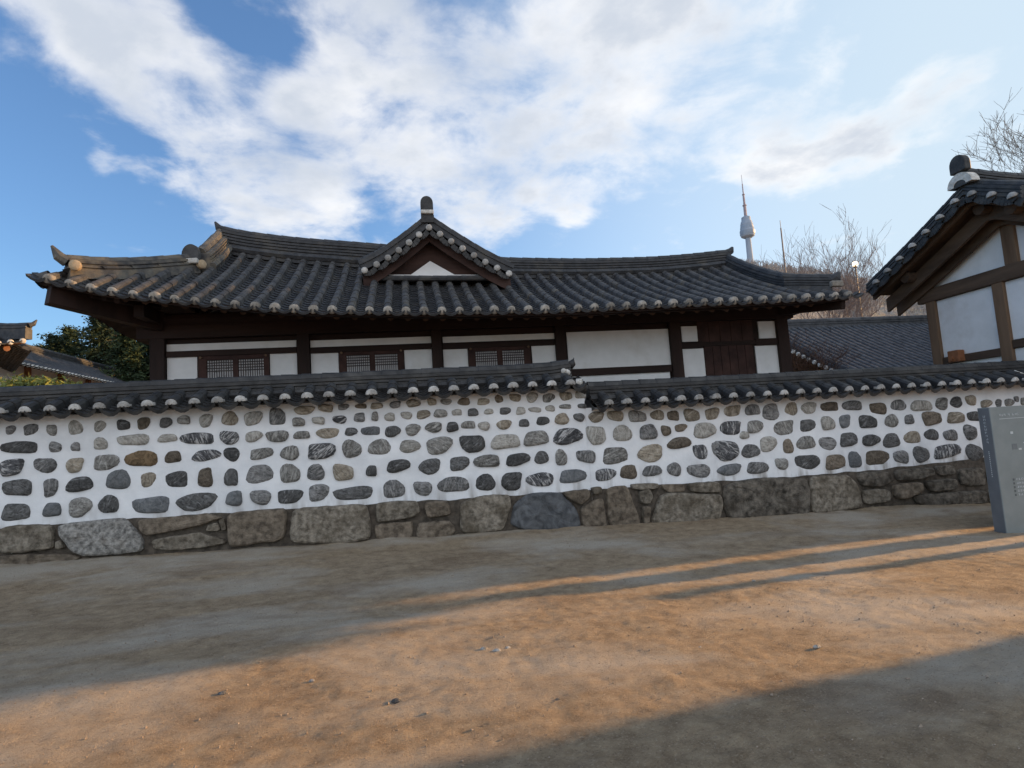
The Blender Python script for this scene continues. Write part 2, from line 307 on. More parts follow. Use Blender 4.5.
# ------------------------------------------------------------------ ground
def gz(x, y):
    xx = max(-14, min(16, x)); t = max(0.0, min(1.0, (y - 6.6) / 2.5)); return -.028 * xx + .1 * t * t * (3 - 2 * t) + .015
def ground():
    def axis(lo, hi, st, far):
        a = []; v = lo
        while v < hi: a.append(v); v += st
        a.append(hi); g = st * 6; v = hi
        while v < far: v += g; g *= 1.35; a.append(v)
        g = st * 6; v = lo; b = []
        while v > -far: v -= g; g *= 1.35; b.append(v)
        return b[::-1] + a
    xs = axis(-7, 10.5, .032, 4000); ys = axis(1.8, 9.1, .023, 4000)
    mb = MB(); vs = []
    for x in xs:
        for y in ys:
            z = gz(x, y)
            if -9 < x < 13 and 0 < y < 9.3:
                z += .03 * noise.noise((x * .55, y * .8, 0)) + .012 * noise.noise((x * 2.3, y * 2.9, 3))
                f = .5 + .5 * noise.noise((x * .9, y * .9, 7))
                z += (.003 + .006 * f) * noise.noise((x * 8, y * 10, 5)) + (.003 + .006 * f) * noise.noise((x * 19, y * 23, 9)) + (.0025 + .003 * f) * noise.noise((x * 41, y * 47, 4))
                if y > 8.3: z += .05 * (y - 8.3) * (1 + noise.noise((x * 1.5, y, 2)))
            vs.append((x, y, z))
    n = len(ys); fs = [(i * n + j, (i + 1) * n + j, (i + 1) * n + j + 1, i * n + j + 1) for i in range(len(xs) - 1) for j in range(n - 1)]
    mb.v = vs; mb.f = fs
    M = bpy.data.materials.new('sandy_earth'); M.use_nodes = True; t = M.node_tree; n_ = t.nodes; l_ = t.links; b = n_['Principled BSDF']
    b.inputs['Roughness'].default_value = .95; b.inputs['Specular IOR Level'].default_value = .15
    tc_ = n_.new('ShaderNodeTexCoord'); V = tc_.outputs['Object']
    def nz(s, d=6, r=.6, dist=0, st=None):
        v = V
        if st:
            mp = n_.new('ShaderNodeMapping'); l_.new(V, mp.inputs[0]); mp.inputs['Scale'].default_value = st; v = mp.outputs[0]
        a = n_.new('ShaderNodeTexNoise'); a.inputs['Scale'].default_value = s; a.inputs['Detail'].default_value = d; a.inputs['Roughness'].default_value = r; a.inputs['Distortion'].default_value = dist; l_.new(v, a.inputs['Vector']); return a.outputs['Fac']
    def mapr(x, a, c, lo=0, hi=1):
        r_ = n_.new('ShaderNodeMapRange'); l_.new(x, r_.inputs['Value']); r_.inputs['From Min'].default_value = a; r_.inputs['From Max'].default_value = c; r_.inputs['To Min'].default_value = lo; r_.inputs['To Max'].default_value = hi; return r_.outputs[0]
    def mix(fac, A, B):
        mx = n_.new('ShaderNodeMix'); mx.data_type = 'RGBA'
        if isinstance(fac, float): mx.inputs['Factor'].default_value = fac
        else: l_.new(fac, mx.inputs['Factor'])
        for k, c in (('A', A), ('B', B)):
            if isinstance(c, tuple): mx.inputs[k].default_value = (*c, 1)
            else: l_.new(c, mx.inputs[k])
        return mx.outputs['Result']
    c = mix(mapr(nz(7, 9, .7), .35, .65), (.245, .18, .116), (.435, .335, .222))
    c = mix(mapr(nz(.55, 6, .6, .4, (.7, 1.3, 1)), .46, .62), c, (.46, .405, .33))       # dry pale patches
    c = mix(mapr(nz(.8, 6, .6, .5, (.8, 1.3, 1)), .55, .72, 0, .75), c, (.175, .117, .072))    # damp brown patches
    c = mix(mapr(nz(75, 4, .7), .55, .7, 0, .7), c, (.55, .46, .35))                      # pale grit
    c = mix(mapr(nz(62, 4, .7), .56, .7, 0, .65), c, (.13, .09, .058))                       # dark grit
    l_.new(c, b.inputs['Base Color'])
    ad = n_.new('ShaderNodeMath'); ad.operation = 'MULTIPLY_ADD'; l_.new(nz(140, 4, .7), ad.inputs[0]); ad.inputs[1].default_value = .7; l_.new(nz(46, 8, .75), ad.inputs[2])
    bp = n_.new('ShaderNodeBump'); bp.inputs['Strength'].default_value = 1.0; bp.inputs['Distance'].default_value = .028; l_.new(ad.outputs[0], bp.inputs['Height']); l_.new(bp.outputs[0], b.inputs['Normal'])
    o = mb.build('ground', M, smooth=True); label(o, kind='structure')
ground()

# ------------------------------------------------------------------ tiled roof pieces
def roof_rows(mbr, mbt, P, U, us, dmax, pitch, r=.066, course=.27, tcourse=.125, d0=-.03, dmin=None, jit=.004, dip=.05, lipd=0.0):
    """round cover-tile rows into mbr, dished under-tiles between them into mbt; P(u,d) is the roof surface"""
    def nrm_(u, d):
        a = P(u, d + .05) - P(u, d - .05); n = U.cross(a).normalized(); return n if n.z > 0 else -n
    K = 6
    for u in us:
        hi = dmax(u); lo = d0 if dmin is None else dmin(u)
        if hi - lo < .08: continue
        n = max(1, round((hi - lo) / course)); rings = []
        for i in range(n):
            a = lo + (hi - lo) * i / n; b = lo + (hi - lo) * (i + 1) / n
            ju = random.uniform(-jit, jit); jr = 1 + random.uniform(-.05, .05)
            for d, rr in ((a, r * 1.07 * jr), (b, r * .95 * jr)):
                c = P(u, d) + U * ju; nn = nrm_(u, d)
                rings.append([c + U * (math.cos(math.pi * k / K) * rr) + nn * (math.sin(math.pi * k / K) * rr * 1.05 + .012 if 0 < k < K else -.03) for k in range(K + 1)])
        vs = [q for g in rings for q in g]; fs = []
        for i in range(len(rings) - 1):
            for k in range(K): fs.append((i * (K + 1) + k, i * (K + 1) + k + 1, (i + 1) * (K + 1) + k + 1, (i + 1) * (K + 1) + k))
        fs.append(tuple(range(K, -1, -1)))
        mbr.add(vs, fs)
    for a_, b_ in zip(us[:-1], us[1:]):
        um = (a_ + b_) / 2; hi = max(dmax(a_), dmax(b_)); lo = d0 - .05 if dmin is None else min(dmin(a_), dmin(b_)) - .05
        if hi - lo < .08: continue
        n = max(1, round((hi - lo) / tcourse)); rings = []; half = (b_ - a_) / 2 - .02
        for i in range(n):
            da = lo + (hi - lo) * i / n; db = lo + (hi - lo) * (i + 1) / n
            jz = random.uniform(-.003, .003)
            lst = [(da, -.022 - lipd), (da, .02)] if i == 0 else [(da, .02)]
            for d, hh in lst + [(db, 0.0)]:
                nn = nrm_(um, d)
                rings.append([P(um + half * s, d) + nn * (-dip * (1 - s * s) + hh + jz + .012) for s in (-1, -.6, -.2, .2, .6, 1)])
        vs = [q for g in rings for q in g]; fs = []
        for i in range(len(rings) - 1):
            for k in range(5): fs.append((i * 6 + k, i * 6 + k + 1, (i + 1) * 6 + k + 1, (i + 1) * 6 + k))
        mbt.add(vs, fs)
def stack_prof(wd, h, n, base=-.05):
    """layered ridge: n thin tile courses"""
    pr = []; lh = h / n
    for i in range(n):
        z = i * lh; w2 = wd / 2 * (1 - .12 * i / n)
        pr += [(w2, z if i else base), (w2, z + lh * .62), (w2 - .032, z + lh * .66), (w2 - .032, z + lh * .99)]
    return pr + [(-a, b) for a, b in pr[::-1]]
def seg_tube(mb, path, r, seg=.3, n=8):
    """round tiles laid end to end along a path"""
    path = [Vector(p) for p in path]; L_ = [0]
    for a, b in zip(path[:-1], path[1:]): L_.append(L_[-1] + (b - a).length)
    def at(s):
        for i in range(len(path) - 1):
            if s <= L_[i + 1] or i == len(path) - 2:
                t = (s - L_[i]) / max(1e-6, L_[i + 1] - L_[i]); return path[i].lerp(path[i + 1], t)
    k = max(1, round(L_[-1] / seg)); pts = []; rs = []
    for i in range(k):
        for s_, f in ((i / k + .0005, 1.06), ((i + 1) / k - .0005, .95)): pts.append(at(L_[-1] * s_)); rs.append(r * f)
    mb.tube(pts, rs, n)
def dome_mesh(name, axis, r, bulge, mt, cut=None):
    """plastered tile end: shallow dome facing along axis"""
    axis = Vector(axis).normalized(); a = Vector((0, 0, 1)).cross(axis).normalized(); b = axis.cross(a); bs = 1 if b.z > 0 else -1
    vs = []; fs = []; n = 16
    for (s_, h) in ((1, -.07), (1, .0), (.85, bulge * .55), (.5, bulge * .9)):
        for k in range(n):
            q = 2 * math.pi * k / n; vs.append(axis * h + (a * math.cos(q) + b * math.sin(q)) * r * s_)
    vs.append(axis * bulge)
    for i in range(3):
        for k in range(n): fs.append((i * n + k, i * n + (k + 1) % n, (i + 1) * n + (k + 1) % n, (i + 1) * n + k))
    for k in range(n): fs.append((3 * n + k, 3 * n + (k + 1) % n, 4 * n))
    if cut is not None: vs = [v if v.dot(b) * bs > -cut * r else v + b * ((-cut * r * bs) - v.dot(b)) for v in vs]
    me = bpy.data.meshes.new(name); me.from_pydata([tuple(v) for v in vs], [], fs); me.materials.append(mt)
    for p in me.polygons: p.use_smooth = True
    return me
def lerp_tab(tab, x):
    if x <= tab[0][0]: return tab[0][1]
    for (a, p), (b, q) in zip(tab[:-1], tab[1:]):
        if x <= b:
            t = (x - a) / (b - a); return p + (q - p) * t
    return tab[-1][1]
def smooth_tab(tab, x, w=.5):
    return sum(lerp_tab(tab, x + w * k / 3) for k in range(-3, 4)) / 7

def frange(a, b, s):
    o = []; v = a
    while v < b - 1e-6: o.append(v); v += s
    return o

# ------------------------------------------------------------------ stone walls along the path
WY = 9.04
STONES = [
 (0, 360, [(42,268,38,36,'d'),(120,266,56,42,'d'),(201,268,40,44,'m'),(291,259,64,54,'l'),(384,254,46,44,'l'),(474,249,54,38,'D'),(551,242,48,46,'b'),(636,240,44,42,'D'),(706,230,46,36,'m'),(790,232,52,50,'l'),(882,225,70,50,'t'),
  (78,335,132,50,'D'),(212,334,52,40,'d'),(291,333,34,38,'d'),(387,321,58,44,'l'),(515,306,116,44,'l'),(643,300,68,34,'l'),(759,301,120,48,'s'),(880,297,74,52,'s'),
  (45,411,94,62,'s'),(174,403,88,58,'d'),(287,403,68,54,'t'),(407,392,92,62,'m'),(545,379,118,66,'o'),(665,373,58,50,'b'),(791,366,104,46,'s'),(890,361,60,56,'D'),
  (68,490,106,66,'D'),(195,489,54,70,'d'),(306,478,98,62,'D'),(456,460,104,70,'g'),(569,458,58,58,'t'),(681,458,78,66,'D'),(789,452,62,68,'b'),(888,451,50,72,'D'),
  (60,584,100,70,'D'),(201,575,64,58,'g'),(307,564,88,80,'m'),(419,554,74,76,'D'),(584,556,132,68,'g'),(755,543,158,66,'D'),(900,532,68,54,'g')]),
 (240, 360, [(50,223,70,52,'l'),(142,218,66,60,'d'),(247,192,80,32,'t'),(330,184,54,32,'t'),(397,180,42,24,'d'),(465,177,42,22,'b'),(524,176,44,26,'t'),(596,171,44,26,'d'),(665,166,58,28,'t'),(736,160,36,26,'t'),(791,160,42,24,'m'),(860,160,52,28,'b'),(933,160,46,28,'t'),
  (224,238,52,32,'m'),(302,232,46,30,'l'),(383,228,52,32,'s'),(459,221,46,34,'d'),(518,217,28,34,'m'),(575,219,38,36,'l'),(639,212,42,30,'l'),(703,209,50,36,'t'),(769,205,48,34,'m'),(833,201,36,26,'l'),(894,201,44,28,'D'),(955,198,36,24,'l'),
  (52,293,64,44,'l'),(144,292,82,46,'m'),(237,288,58,32,'m'),(338,280,92,38,'t'),(426,275,46,34,'D'),(503,272,68,36,'g'),(585,274,58,46,'D'),(663,267,58,46,'m'),(744,258,70,38,'m'),(815,257,42,42,'D'),(877,249,50,32,'m'),(937,253,44,36,'l'),
  (81,359,84,44,'m'),(192,357,78,52,'m'),(311,349,100,64,'s'),(428,341,80,66,'m'),(536,335,98,56,'m'),(651,331,76,54,'l'),(764,327,98,68,'m'),(892,320,94,66,'D'),
  (75,438,96,76,'d'),(191,436,84,68,'m'),(291,432,72,58,'d'),(395,431,82,60,'t'),(505,426,38,46,'D'),(607,406,86,52,'D'),(729,408,88,58,'D'),(841,397,72,56,'D'),(949,388,92,52,'m'),
  (80,526,76,60,'d'),(192,523,94,54,'D'),(301,508,76,66,'d'),(437,511,142,54,'D'),(590,496,90,64,'d'),(702,492,68,56,'d'),(820,478,112,64,'d'),(942,471,84,60,'D')]),
 (460, 350, [(150,188,40,30,'b'),(212,183,44,32,'t'),(276,182,46,40,'l'),(339,184,48,38,'m'),(405,177,50,32,'t'),(462,170,40,38,'l'),
  (172,234,42,30,'D'),(233,233,34,32,'l'),(288,229,48,22,'l'),(346,224,36,26,'l'),(404,217,44,20,'m'),(469,215,32,20,'D'),
  (169,286,60,36,'t'),(246,281,44,28,'D'),(317,272,48,36,'D'),(391,265,60,42,'t'),(457,258,42,34,'D'),
  (174,352,102,60,'l'),(292,339,88,60,'m'),(413,331,106,68,'s'),(522,326,72,70,'l'),
  (221,420,88,50,'D'),(313,413,50,54,'D'),(388,413,48,58,'m'),(485,408,70,50,'d'),
  (199,503,80,66,'D'),(309,497,100,58,'s'),(432,484,98,54,'g'),
  (523,256,62,42,'t'),(597,252,60,42,'t'),(679,255,74,42,'m'),(758,250,50,42,'t'),(819,252,42,40,'b'),(888,250,64,46,'t'),(967,244,54,44,'t'),
  (623,320,80,58,'l'),(723,316,74,54,'d'),(790,309,38,38,'b'),(847,298,46,30,'b'),(938,308,82,64,'l'),
  (594,405,88,68,'m'),(732,396,102,64,'t'),(842,357,86,48,'b'),(922,390,52,60,'s'),(1000,382,62,64,'d'),
  (556,478,80,48,'s'),(647,469,70,50,'b'),(737,464,70,44,'d'),(823,458,50,56,'d'),(917,463,84,54,'d')]),
 (680, 350, [(200,233,68,40,'t'),(278,230,52,44,'d'),(348,238,70,60,'d'),(426,226,56,48,'t'),(494,222,62,42,'l'),(575,217,62,38,'b'),(662,213,70,40,'d'),(761,224,62,46,'b'),(838,212,66,38,'d'),(925,214,74,44,'l'),
  (194,298,82,50,'s'),(287,294,58,50,'m'),(247,327,34,32,'l'),(398,297,80,52,'m'),(488,289,58,48,'D'),(566,282,56,50,'l'),(632,273,44,48,'g'),(720,276,74,46,'D'),(812,272,56,46,'m'),(879,267,38,34,'d'),(965,262,76,50,'b'),
  (176,385,100,78,'s'),(271,388,66,56,'d'),(338,360,64,60,'l'),(414,370,44,54,'b'),(482,356,70,54,'m'),(566,358,66,54,'d'),(646,344,62,56,'D'),(732,346,68,46,'D'),(811,348,60,60,'D'),(892,335,60,50,'t'),(966,325,52,46,'D'),
  (190,459,98,42,'g'),(297,452,78,48,'d'),(389,436,50,46,'m'),(488,428,98,56,'D'),(595,430,72,60,'b'),(670,422,52,58,'g'),(755,413,86,58,'b'),(848,410,56,52,'d'),(924,400,66,60,'D')]),
 (900, 340, [(145,222,44,40,'m'),(196,217,46,36,'D'),(247,210,34,38,'t'),(299,222,38,28,'t'),(343,220,22,28,'d'),(381,218,34,28,'m'),(406,206,16,22,'d'),(430,214,20,28,'m'),
  (194,271,56,42,'t'),(256,266,40,36,'D'),(177,332,46,40,'d'),(244,322,48,52,'d'),(163,388,90,48,'s'),(258,393,62,58,'D'),
  (320,275,52,40,'m'),(385,268,56,44,'d'),(322,330,56,46,'l'),(392,325,60,50,'D'),(335,385,70,50,'d'),(415,380,60,52,'m')]),
]
def pebble_mb(cx, cz, w_, h_, Y, tilt, sharp, bulge):
    mb = MB(); n = 18; ph = random.uniform(0, 9); cs = []
    e = 2 / sharp
    for k in range(n):
        q = 2 * math.pi * k / n; c, s_ = math.cos(q), math.sin(q)
        x = math.copysign(abs(c) ** e, c); z = math.copysign(abs(s_) ** e, s_)
        k_ = 1 + .09 * math.sin(2 * q + ph) + .07 * math.sin(3 * q + ph * 2.1) + .03 * math.sin(5 * q + ph * 3)
        x *= w_ / 2 * k_; z *= h_ / 2 * k_
        cs.append((x * math.cos(tilt) - z * math.sin(tilt), x * math.sin(tilt) + z * math.cos(tilt)))
    vs = []
    for f, d in ((1.0, .05), (1.0, -bulge * .12), (.93, -bulge * .55), (.72, -bulge * .88), (.4, -bulge * 1.02)):
        for x, z in cs:
            px, pz = cx + x * f, cz + z * f
            vs.append((px, Y + d + (0 if d > 0 else .012 * noise.noise((px * 11, pz * 11, ph)) * (2 - f)), pz))
    vs.append((cx, Y - bulge + .008 * noise.noise((cx * 9, cz * 9, ph)), cz)); fs = []
    for i in range(4):
        for k in range(n): fs.append((i * n + k, i * n + (k + 1) % n, (i + 1) * n + (k + 1) % n, (i + 1) * n + k))
    for k in range(n): fs.append((4 * n + k, 4 * n + (k + 1) % n, 5 * n))
    mb.add(vs, fs); return mb
JOIN = 2.69
LW = thing('stone_wall', (JOIN - 6, WY + .25, 0), 'white plastered cobble wall with the taller tiled cap, left of the step', 'wall')
RW = thing('stone_wall', (JOIN + 4.4, WY + .25, 0), 'white plastered cobble wall with the lower tiled cap, right of the step', 'wall')
def wall_body(x0, x1, ztop, parent):
    mb = MB()
    xs = [x0 + (x1 - x0) * i / 170 for i in range(171)]; zs = [.2 + (ztop - .2) * i / 34 for i in range(35)]
    def f(x, z): return Vector((x, WY + .018 * noise.noise((x * .9, z * 1.2, 1)) + .009 * noise.noise((x * 4, z * 4, 4)), z))
    mb.grid(f, xs, zs)
    mb.box((x0 + .001, WY + .06, -.6), (x1 - .001, WY + .5, ztop - .002))
    return mb.build('plaster_body', PLASTER, parent, smooth=False)
wall_body(-9.4, JOIN, 2.25, LW); wall_body(JOIN + .003, 11.45, 1.91, RW)
allst = []
for ox, oy, lst in STONES:
    s_ = 3.838 if ox < 900 else 3.49
    for cx, cy, w_, h_, t in lst:
        px, py = ox + cx / s_, oy + cy / s_
        c = atY(px, py, WY); a = atY(px - w_ / s_ / 2, py, WY); b = atY(px + w_ / s_ / 2, py, WY)
        q = atY(px, py - h_ / s_ / 2, WY); r_ = atY(px, py + h_ / s_ / 2, WY)
        allst.append((c.x, c.z, (b - a).length, (q - r_).length, t))
# the wall goes on outside the photograph on the left
for k in range(5):
    x = -5.95
    while x > -9.2:
        w_ = random.uniform(.2, .45); allst.append((x - w_ / 2, [2.02, 1.82, 1.55, 1.25, .98][k] + random.uniform(-.02, .02), w_, random.uniform(.15, .27), random.choice('Dddsmlgt'))); x -= w_ + random.uniform(.08, .2)
left_s = [s for s in allst if s[0] < JOIN]; right_s = [s for s in allst if s[0] >= JOIN]
for grp, par in ((left_s, LW), (right_s, RW)):
    grp.sort(key=lambda s: -(s[2] * s[3]) + (10 if s[0] < -5.7 else 0))
    rest = {}
    for i, (x, z, w_, h_, t) in enumerate(grp):
        tilt = random.uniform(-.09, .09)
        mb = pebble_mb(x, z, w_ * 1.01, h_ * 1.01, WY, tilt, random.choice((2.1, 2.4, 2.8, 3.2)), random.uniform(.022, .05))
        if i < 98:
            o = mb.build('wall_stone', STONE[t], par, smooth=True)
            if t == 'o': o['label'] = 'orange brown wall stone'
        else:
            rest.setdefault(t, MB()).add(mb.v, mb.f)
    if rest:
        big = MB(); mats = []; idx = []
        for t, mb in rest.items():
            mats.append(STONE[t]); idx += [len(mats) - 1] * len(mb.f); big.add(mb.v, mb.f)
        o = big.build('small_wall_stones', mats[0], par, smooth=True); o['kind'] = 'stuff'
        for m_ in mats[1:]: o.data.materials.append(m_)
        for p, i in zip(o.data.polygons, idx): p.material_index = i

FOUND = [  # outlines of the footing blocks
 ('G', 0, 360, [(-90,640),(-4,638),(-6,730),(-90,735)]), ('G', 0, 360, [(0,636),(208,628),(214,722),(100,738),(0,742)]), ('P', 0, 360, [(222,632),(350,616),(478,604),(520,645),(556,692),(550,735),(420,748),(325,752),(270,728),(228,668)]),
 ('B', 0, 360, [(0,748),(110,742),(270,740),(322,762),(200,785),(0,785)]), ('G', 0, 360, [(220,695),(240,690),(250,722),(222,726)]),
 ('B', 0, 360, [(528,612),(660,602),(798,587),(856,604),(800,626),(702,650),(560,674),(535,650)]), ('G', 0, 360, [(800,632),(842,622),(848,654),(790,658)]), ('G', 0, 360, [(842,612),(864,606),(872,650),(850,656)]),
 ('G', 0, 360, [(580,690),(680,672),(768,660),(862,688),(872,704),(760,722),(640,732),(585,722)]), ('B', 0, 360, [(868,586),(1040,572),(1108,570),(1094,690),(980,704),(880,722)]),
 ('G', 240, 360, [(198,570),(340,560),(492,550),(508,690),(360,704),(190,704)]),
 ('G', 240, 360, [(518,548),(600,540),(680,540),(696,578),(662,604),(590,616),(526,626)]), ('B', 240, 360, [(514,632),(600,622),(668,618),(662,690),(520,694)]),
 ('B', 240, 360, [(704,545),(798,538),(812,590),(760,602),(716,604)]), ('B', 240, 360, [(680,624),(806,612),(832,650),(800,688),(674,690)]),
 ('G', 460, 350, [(0,588),(40,570),(100,556),(190,554),(198,596),(178,650),(166,690),(60,704),(0,700)]),
 ('S', 460, 350, [(204,594),(258,552),(320,545),(388,548),(428,586),(452,622),(466,686),(380,694),(262,696),(192,672)]),
 ('B', 460, 350, [(384,545),(490,532),(500,560),(462,596),(430,580)]), ('G', 460, 350, [(500,528),(540,522),(546,550),(508,556)]),
 ('B', 460, 350, [(458,610),(500,582),(548,560),(566,690),(472,688)]), ('B', 460, 350, [(556,530),(640,516),(666,590),(688,640),(692,682),(572,686)]),
 ('G', 460, 350, [(652,514),(762,510),(760,530),(700,536),(660,534)]), ('G', 460, 350, [(684,540),(724,530),(740,560),(724,592),(686,586)]), ('B', 460, 350, [(694,602),(728,598),(724,668),(698,670)]),
 ('B', 460, 350, [(768,518),(858,512),(862,544),(790,546)]), ('G', 460, 350, [(866,510),(998,504),(1000,548),(880,546)]),
 ('G', 460, 350, [(728,668),(744,610),(764,560),(800,544),(920,550),(1000,552),(1010,600),(990,658),(860,662)]),
 ('D', 680, 350, [(164,520),(240,500),(330,488),(482,490),(496,530),(496,592),(490,632),(320,642),(184,652),(166,602)]),
 ('G', 680, 350, [(492,486),(560,480),(642,478),(678,516),(702,602),(600,618),(502,632)]),
 ('D', 680, 350, [(672,470),(802,464),(816,498),(770,528),(692,522)]), ('G', 680, 350, [(690,536),(800,532),(808,580),(706,596)]),
 ('D', 680, 350, [(820,460),(966,450),(976,478),(890,500),(828,502)]), ('B', 680, 350, [(812,516),(918,504),(932,544),(852,574),(818,562)]),
 ('D', 900, 340, [(118,440),(188,436),(190,468),(134,476)]), ('D', 900, 340, [(80,494),(188,480),(202,520),(100,532)]),
 ('D', 900, 340, [(196,450),(290,444),(298,510),(210,508)]), ('D', 900, 340, [(40,542),(180,530),(300,524),(302,572),(60,580)]),
 ('D', 900, 340, [(300,444),(400,440),(410,500),(306,508)]), ('G', 900, 340, [(306,514),(440,506),(440,566),(310,570)]), ('G', 900, 340, [(404,440),(500,436),(500,500),(414,500)]),
]
FM = {'G': GRANITE, 'P': GRANITE_PALE, 'S': SLATE, 'B': BROWNROCK, 'D': DARKROCK}
def block_mb(poly, Y, depth):
    """a rough footing block: outline resampled, corners softened, bulging towards the path"""
    pts = [Vector((p.x, p.z)) for p in poly]; n = len(pts)
    for it in range(2):
        new = []
        for i in range(len(pts)):
            a, b = pts[i], pts[(i + 1) % len(pts)]; f = .14 if it == 0 else .25
            new += [a.lerp(b, f), a.lerp(b, 1 - f)]
        pts = new
    sub = []
    for i in range(len(pts)):
        a, b = pts[i], pts[(i + 1) % len(pts)]; k = max(1, int((b - a).length / .06))
        for j in range(k):
            q = a.lerp(b, j / k); sub.append(q + Vector((noise.noise((q.x * 9, q.y * 9, 1)), noise.noise((q.x * 9, q.y * 9, 5)))) * .012)
    pts = sub; c = sum(pts, Vector((0, 0))) / len(pts); n = len(pts); vs = []; fs = []
    prof = ((1.0, .12), (1.0, -depth * .45), (.955, -depth * .85), (.86, -depth), (.65, -depth * 1.04), (.4, -depth * 1.05), (.15, -depth * 1.06))
    for f, d in prof:
        for q in pts:
            p = c + (q - c) * f
            vs.append((p.x, Y + d + (.028 * noise.noise((p.x * 4, p.y * 5, Y)) + .012 * noise.noise((p.x * 14, p.y * 14, 2)) if d < 0 else 0), p.y))
    m_ = len(prof)
    for i in range(m_ - 1):
        for k in range(n): fs.append((i * n + k, i * n + (k + 1) % n, (i + 1) * n + (k + 1) % n, (i + 1) * n + k))
    fs.append(tuple((m_ - 1) * n + k for k in range(n)))
    mb = MB(); mb.add(vs, fs); return mb
for t, ox, oy, poly in FOUND:
    s_ = 3.838 if ox < 900 else 3.49
    P_ = [atY(ox + a / s_, oy + b / s_, WY - .03) for a, b in poly]
    mid = sum(p.x for p in P_) / len(P_)
    low = [Vector((p.x, p.y, p.z - (.0))) for p in P_]
    block_mb(low, WY - .01, random.uniform(.06, .11)).build('footing_stone', FM[t], LW if mid < JOIN else RW, smooth=False)
# rough dark mortar bed behind the footing blocks
BED = noisy('footing_mortar', (.05, .042, .034), (.12, .1, .08), 12, .95, .6, 40)
for x0, x1, par in ((-9.4, JOIN - .002, LW), (JOIN + .002, 11.45, RW)):
    mb = MB(); xs = [x0 + (x1 - x0) * i / 120 for i in range(121)]
    tab = [(-9.4, .82), (-5.5, .8), (-2.35, .75), (.5, .69), (3.5, .65), (7.25, .6), (8.2, .62), (9.85, .66), (11.5, .66)]
    zs = [0, .25, .5, .75, 1.0]
    mb.grid(lambda x, s_: Vector((x, WY - .012 - .02 * abs(noise.noise((x * 5, s_ * 4, 8))), -.5 + (lerp_tab(tab, x) - .035 + .03 * noise.noise((x * 3, 0, 0)) + .5) * s_)), xs, zs)
    mb.build('footing_mortar', BED, par)
# footing outside the photograph
x = -5.98
while x > -9.3:
    w_ = random.uniform(.45, .8)
    block_mb([Vector((x - w_, 0, .12)), Vector((x - .02, 0, .12)), Vector((x - .02, 0, .8)), Vector((x - w_, 0, .8))], WY - .01, .08).build('footing_stone', GRANITE, LW); x -= w_ + .03

# tiled caps
END_WALL = dome_mesh('tile_end', (0, -1, -.1), .08, .03, WALLEND, .12)
def wall_cap(x0, x1, ze, phase, parent, endl=False, endr=False):
    rz = ze + .165
    def P(u, d): return Vector((u, 8.80 + d, ze + .05 + .42 * d))
    us = [phase + .3 * k for k in range(-60, 80)]; us = [u for u in us if x0 + .05 < u < x1 - .03]
    r1, t1 = MB(), MB()
    ud = [x0 - .02] + us + [x1 + .02]
    roof_rows(r1, MB(), P, Vector((1, 0, 0)), us, lambda u: .40, .3, r=.078, course=.2, d0=0)
    roof_rows(MB(), t1, P, Vector((1, 0, 0)), ud, lambda u: .40, .3, tcourse=.1, d0=-.005, dip=.085, lipd=.012)
    # back slope and underside
    t1.add([(x0, 9.2, ze + .2), (x1, 9.2, ze + .2), (x1, 9.8, ze - .02), (x0, 9.8, ze - .02)], [(0, 1, 2, 3)])
    t1.add([(x0, 8.86, ze - .01), (x1, 8.86, ze - .01), (x1, 9.06, ze + .0), (x0, 9.06, ze + .0)], [(3, 2, 1, 0)])
    for xx in (x0, x1):
        t1.add([(xx, 8.84, ze - .0), (xx, 9.29, ze + .2), (xx, 9.8, ze - .02), (xx, 9.29, ze - .06)], [(0, 1, 2, 3)])
    t1.add(r1.v, r1.f)
    cap = t1.build('tile_cap', CAPTILE, parent, smooth=False)
    # ridge
    n = int((x1 - x0) / .35); rg = MB()
    path = [Vector((x0 + .02 + (x1 - x0 - (.14 if endr else .0)) * i / n, 9.27, rz + (.05 * max(0, (i - n + 2) / 2) ** 2 if endr else 0) + .005 * noise.noise((i * .7, ze, 0)))) for i in range(n + 1)]
    rg.sweep(path, stack_prof(.3, .2, 4, -.08))
    seg_tube(rg, [p + Vector((0, 0, .212)) for p in path], .082, .3)
    # low round edging row along the foot of the ridge
    seg_tube(rg, [p + Vector((0, -.135, .0)) for p in path], .055, .3, 6)
    rg.build('cap_ridge', CAPTILE, cap)
    for u in us:
        o = inst('tile_end', END_WALL, P(u, -.02) + Vector((0, 0, .012)), cap, scale=[random.uniform(.93, 1.06)] * 3)
    return cap
c1 = atY(25.3, 411, 8.8).x
capL = wall_cap(-9.4, 2.66, 2.225, c1, LW, endr=True)
c2 = atY(460 + 570 / 3.838, 401.5, 8.8).x
capR = wall_cap(2.80, 11.42, 1.885, c2, RW)
mb = MB(); kx = atY(1016, 374, 9.1)
mb.tube([kx + Vector((-.1, -.06, .04)), kx + Vector((.05, -.05, -.03)), kx + Vector((.22, -.03, -.12))], [.03, .05, .055], 9); mb.build('end_plaster_band', ENDPLASTER, capR, smooth=True)
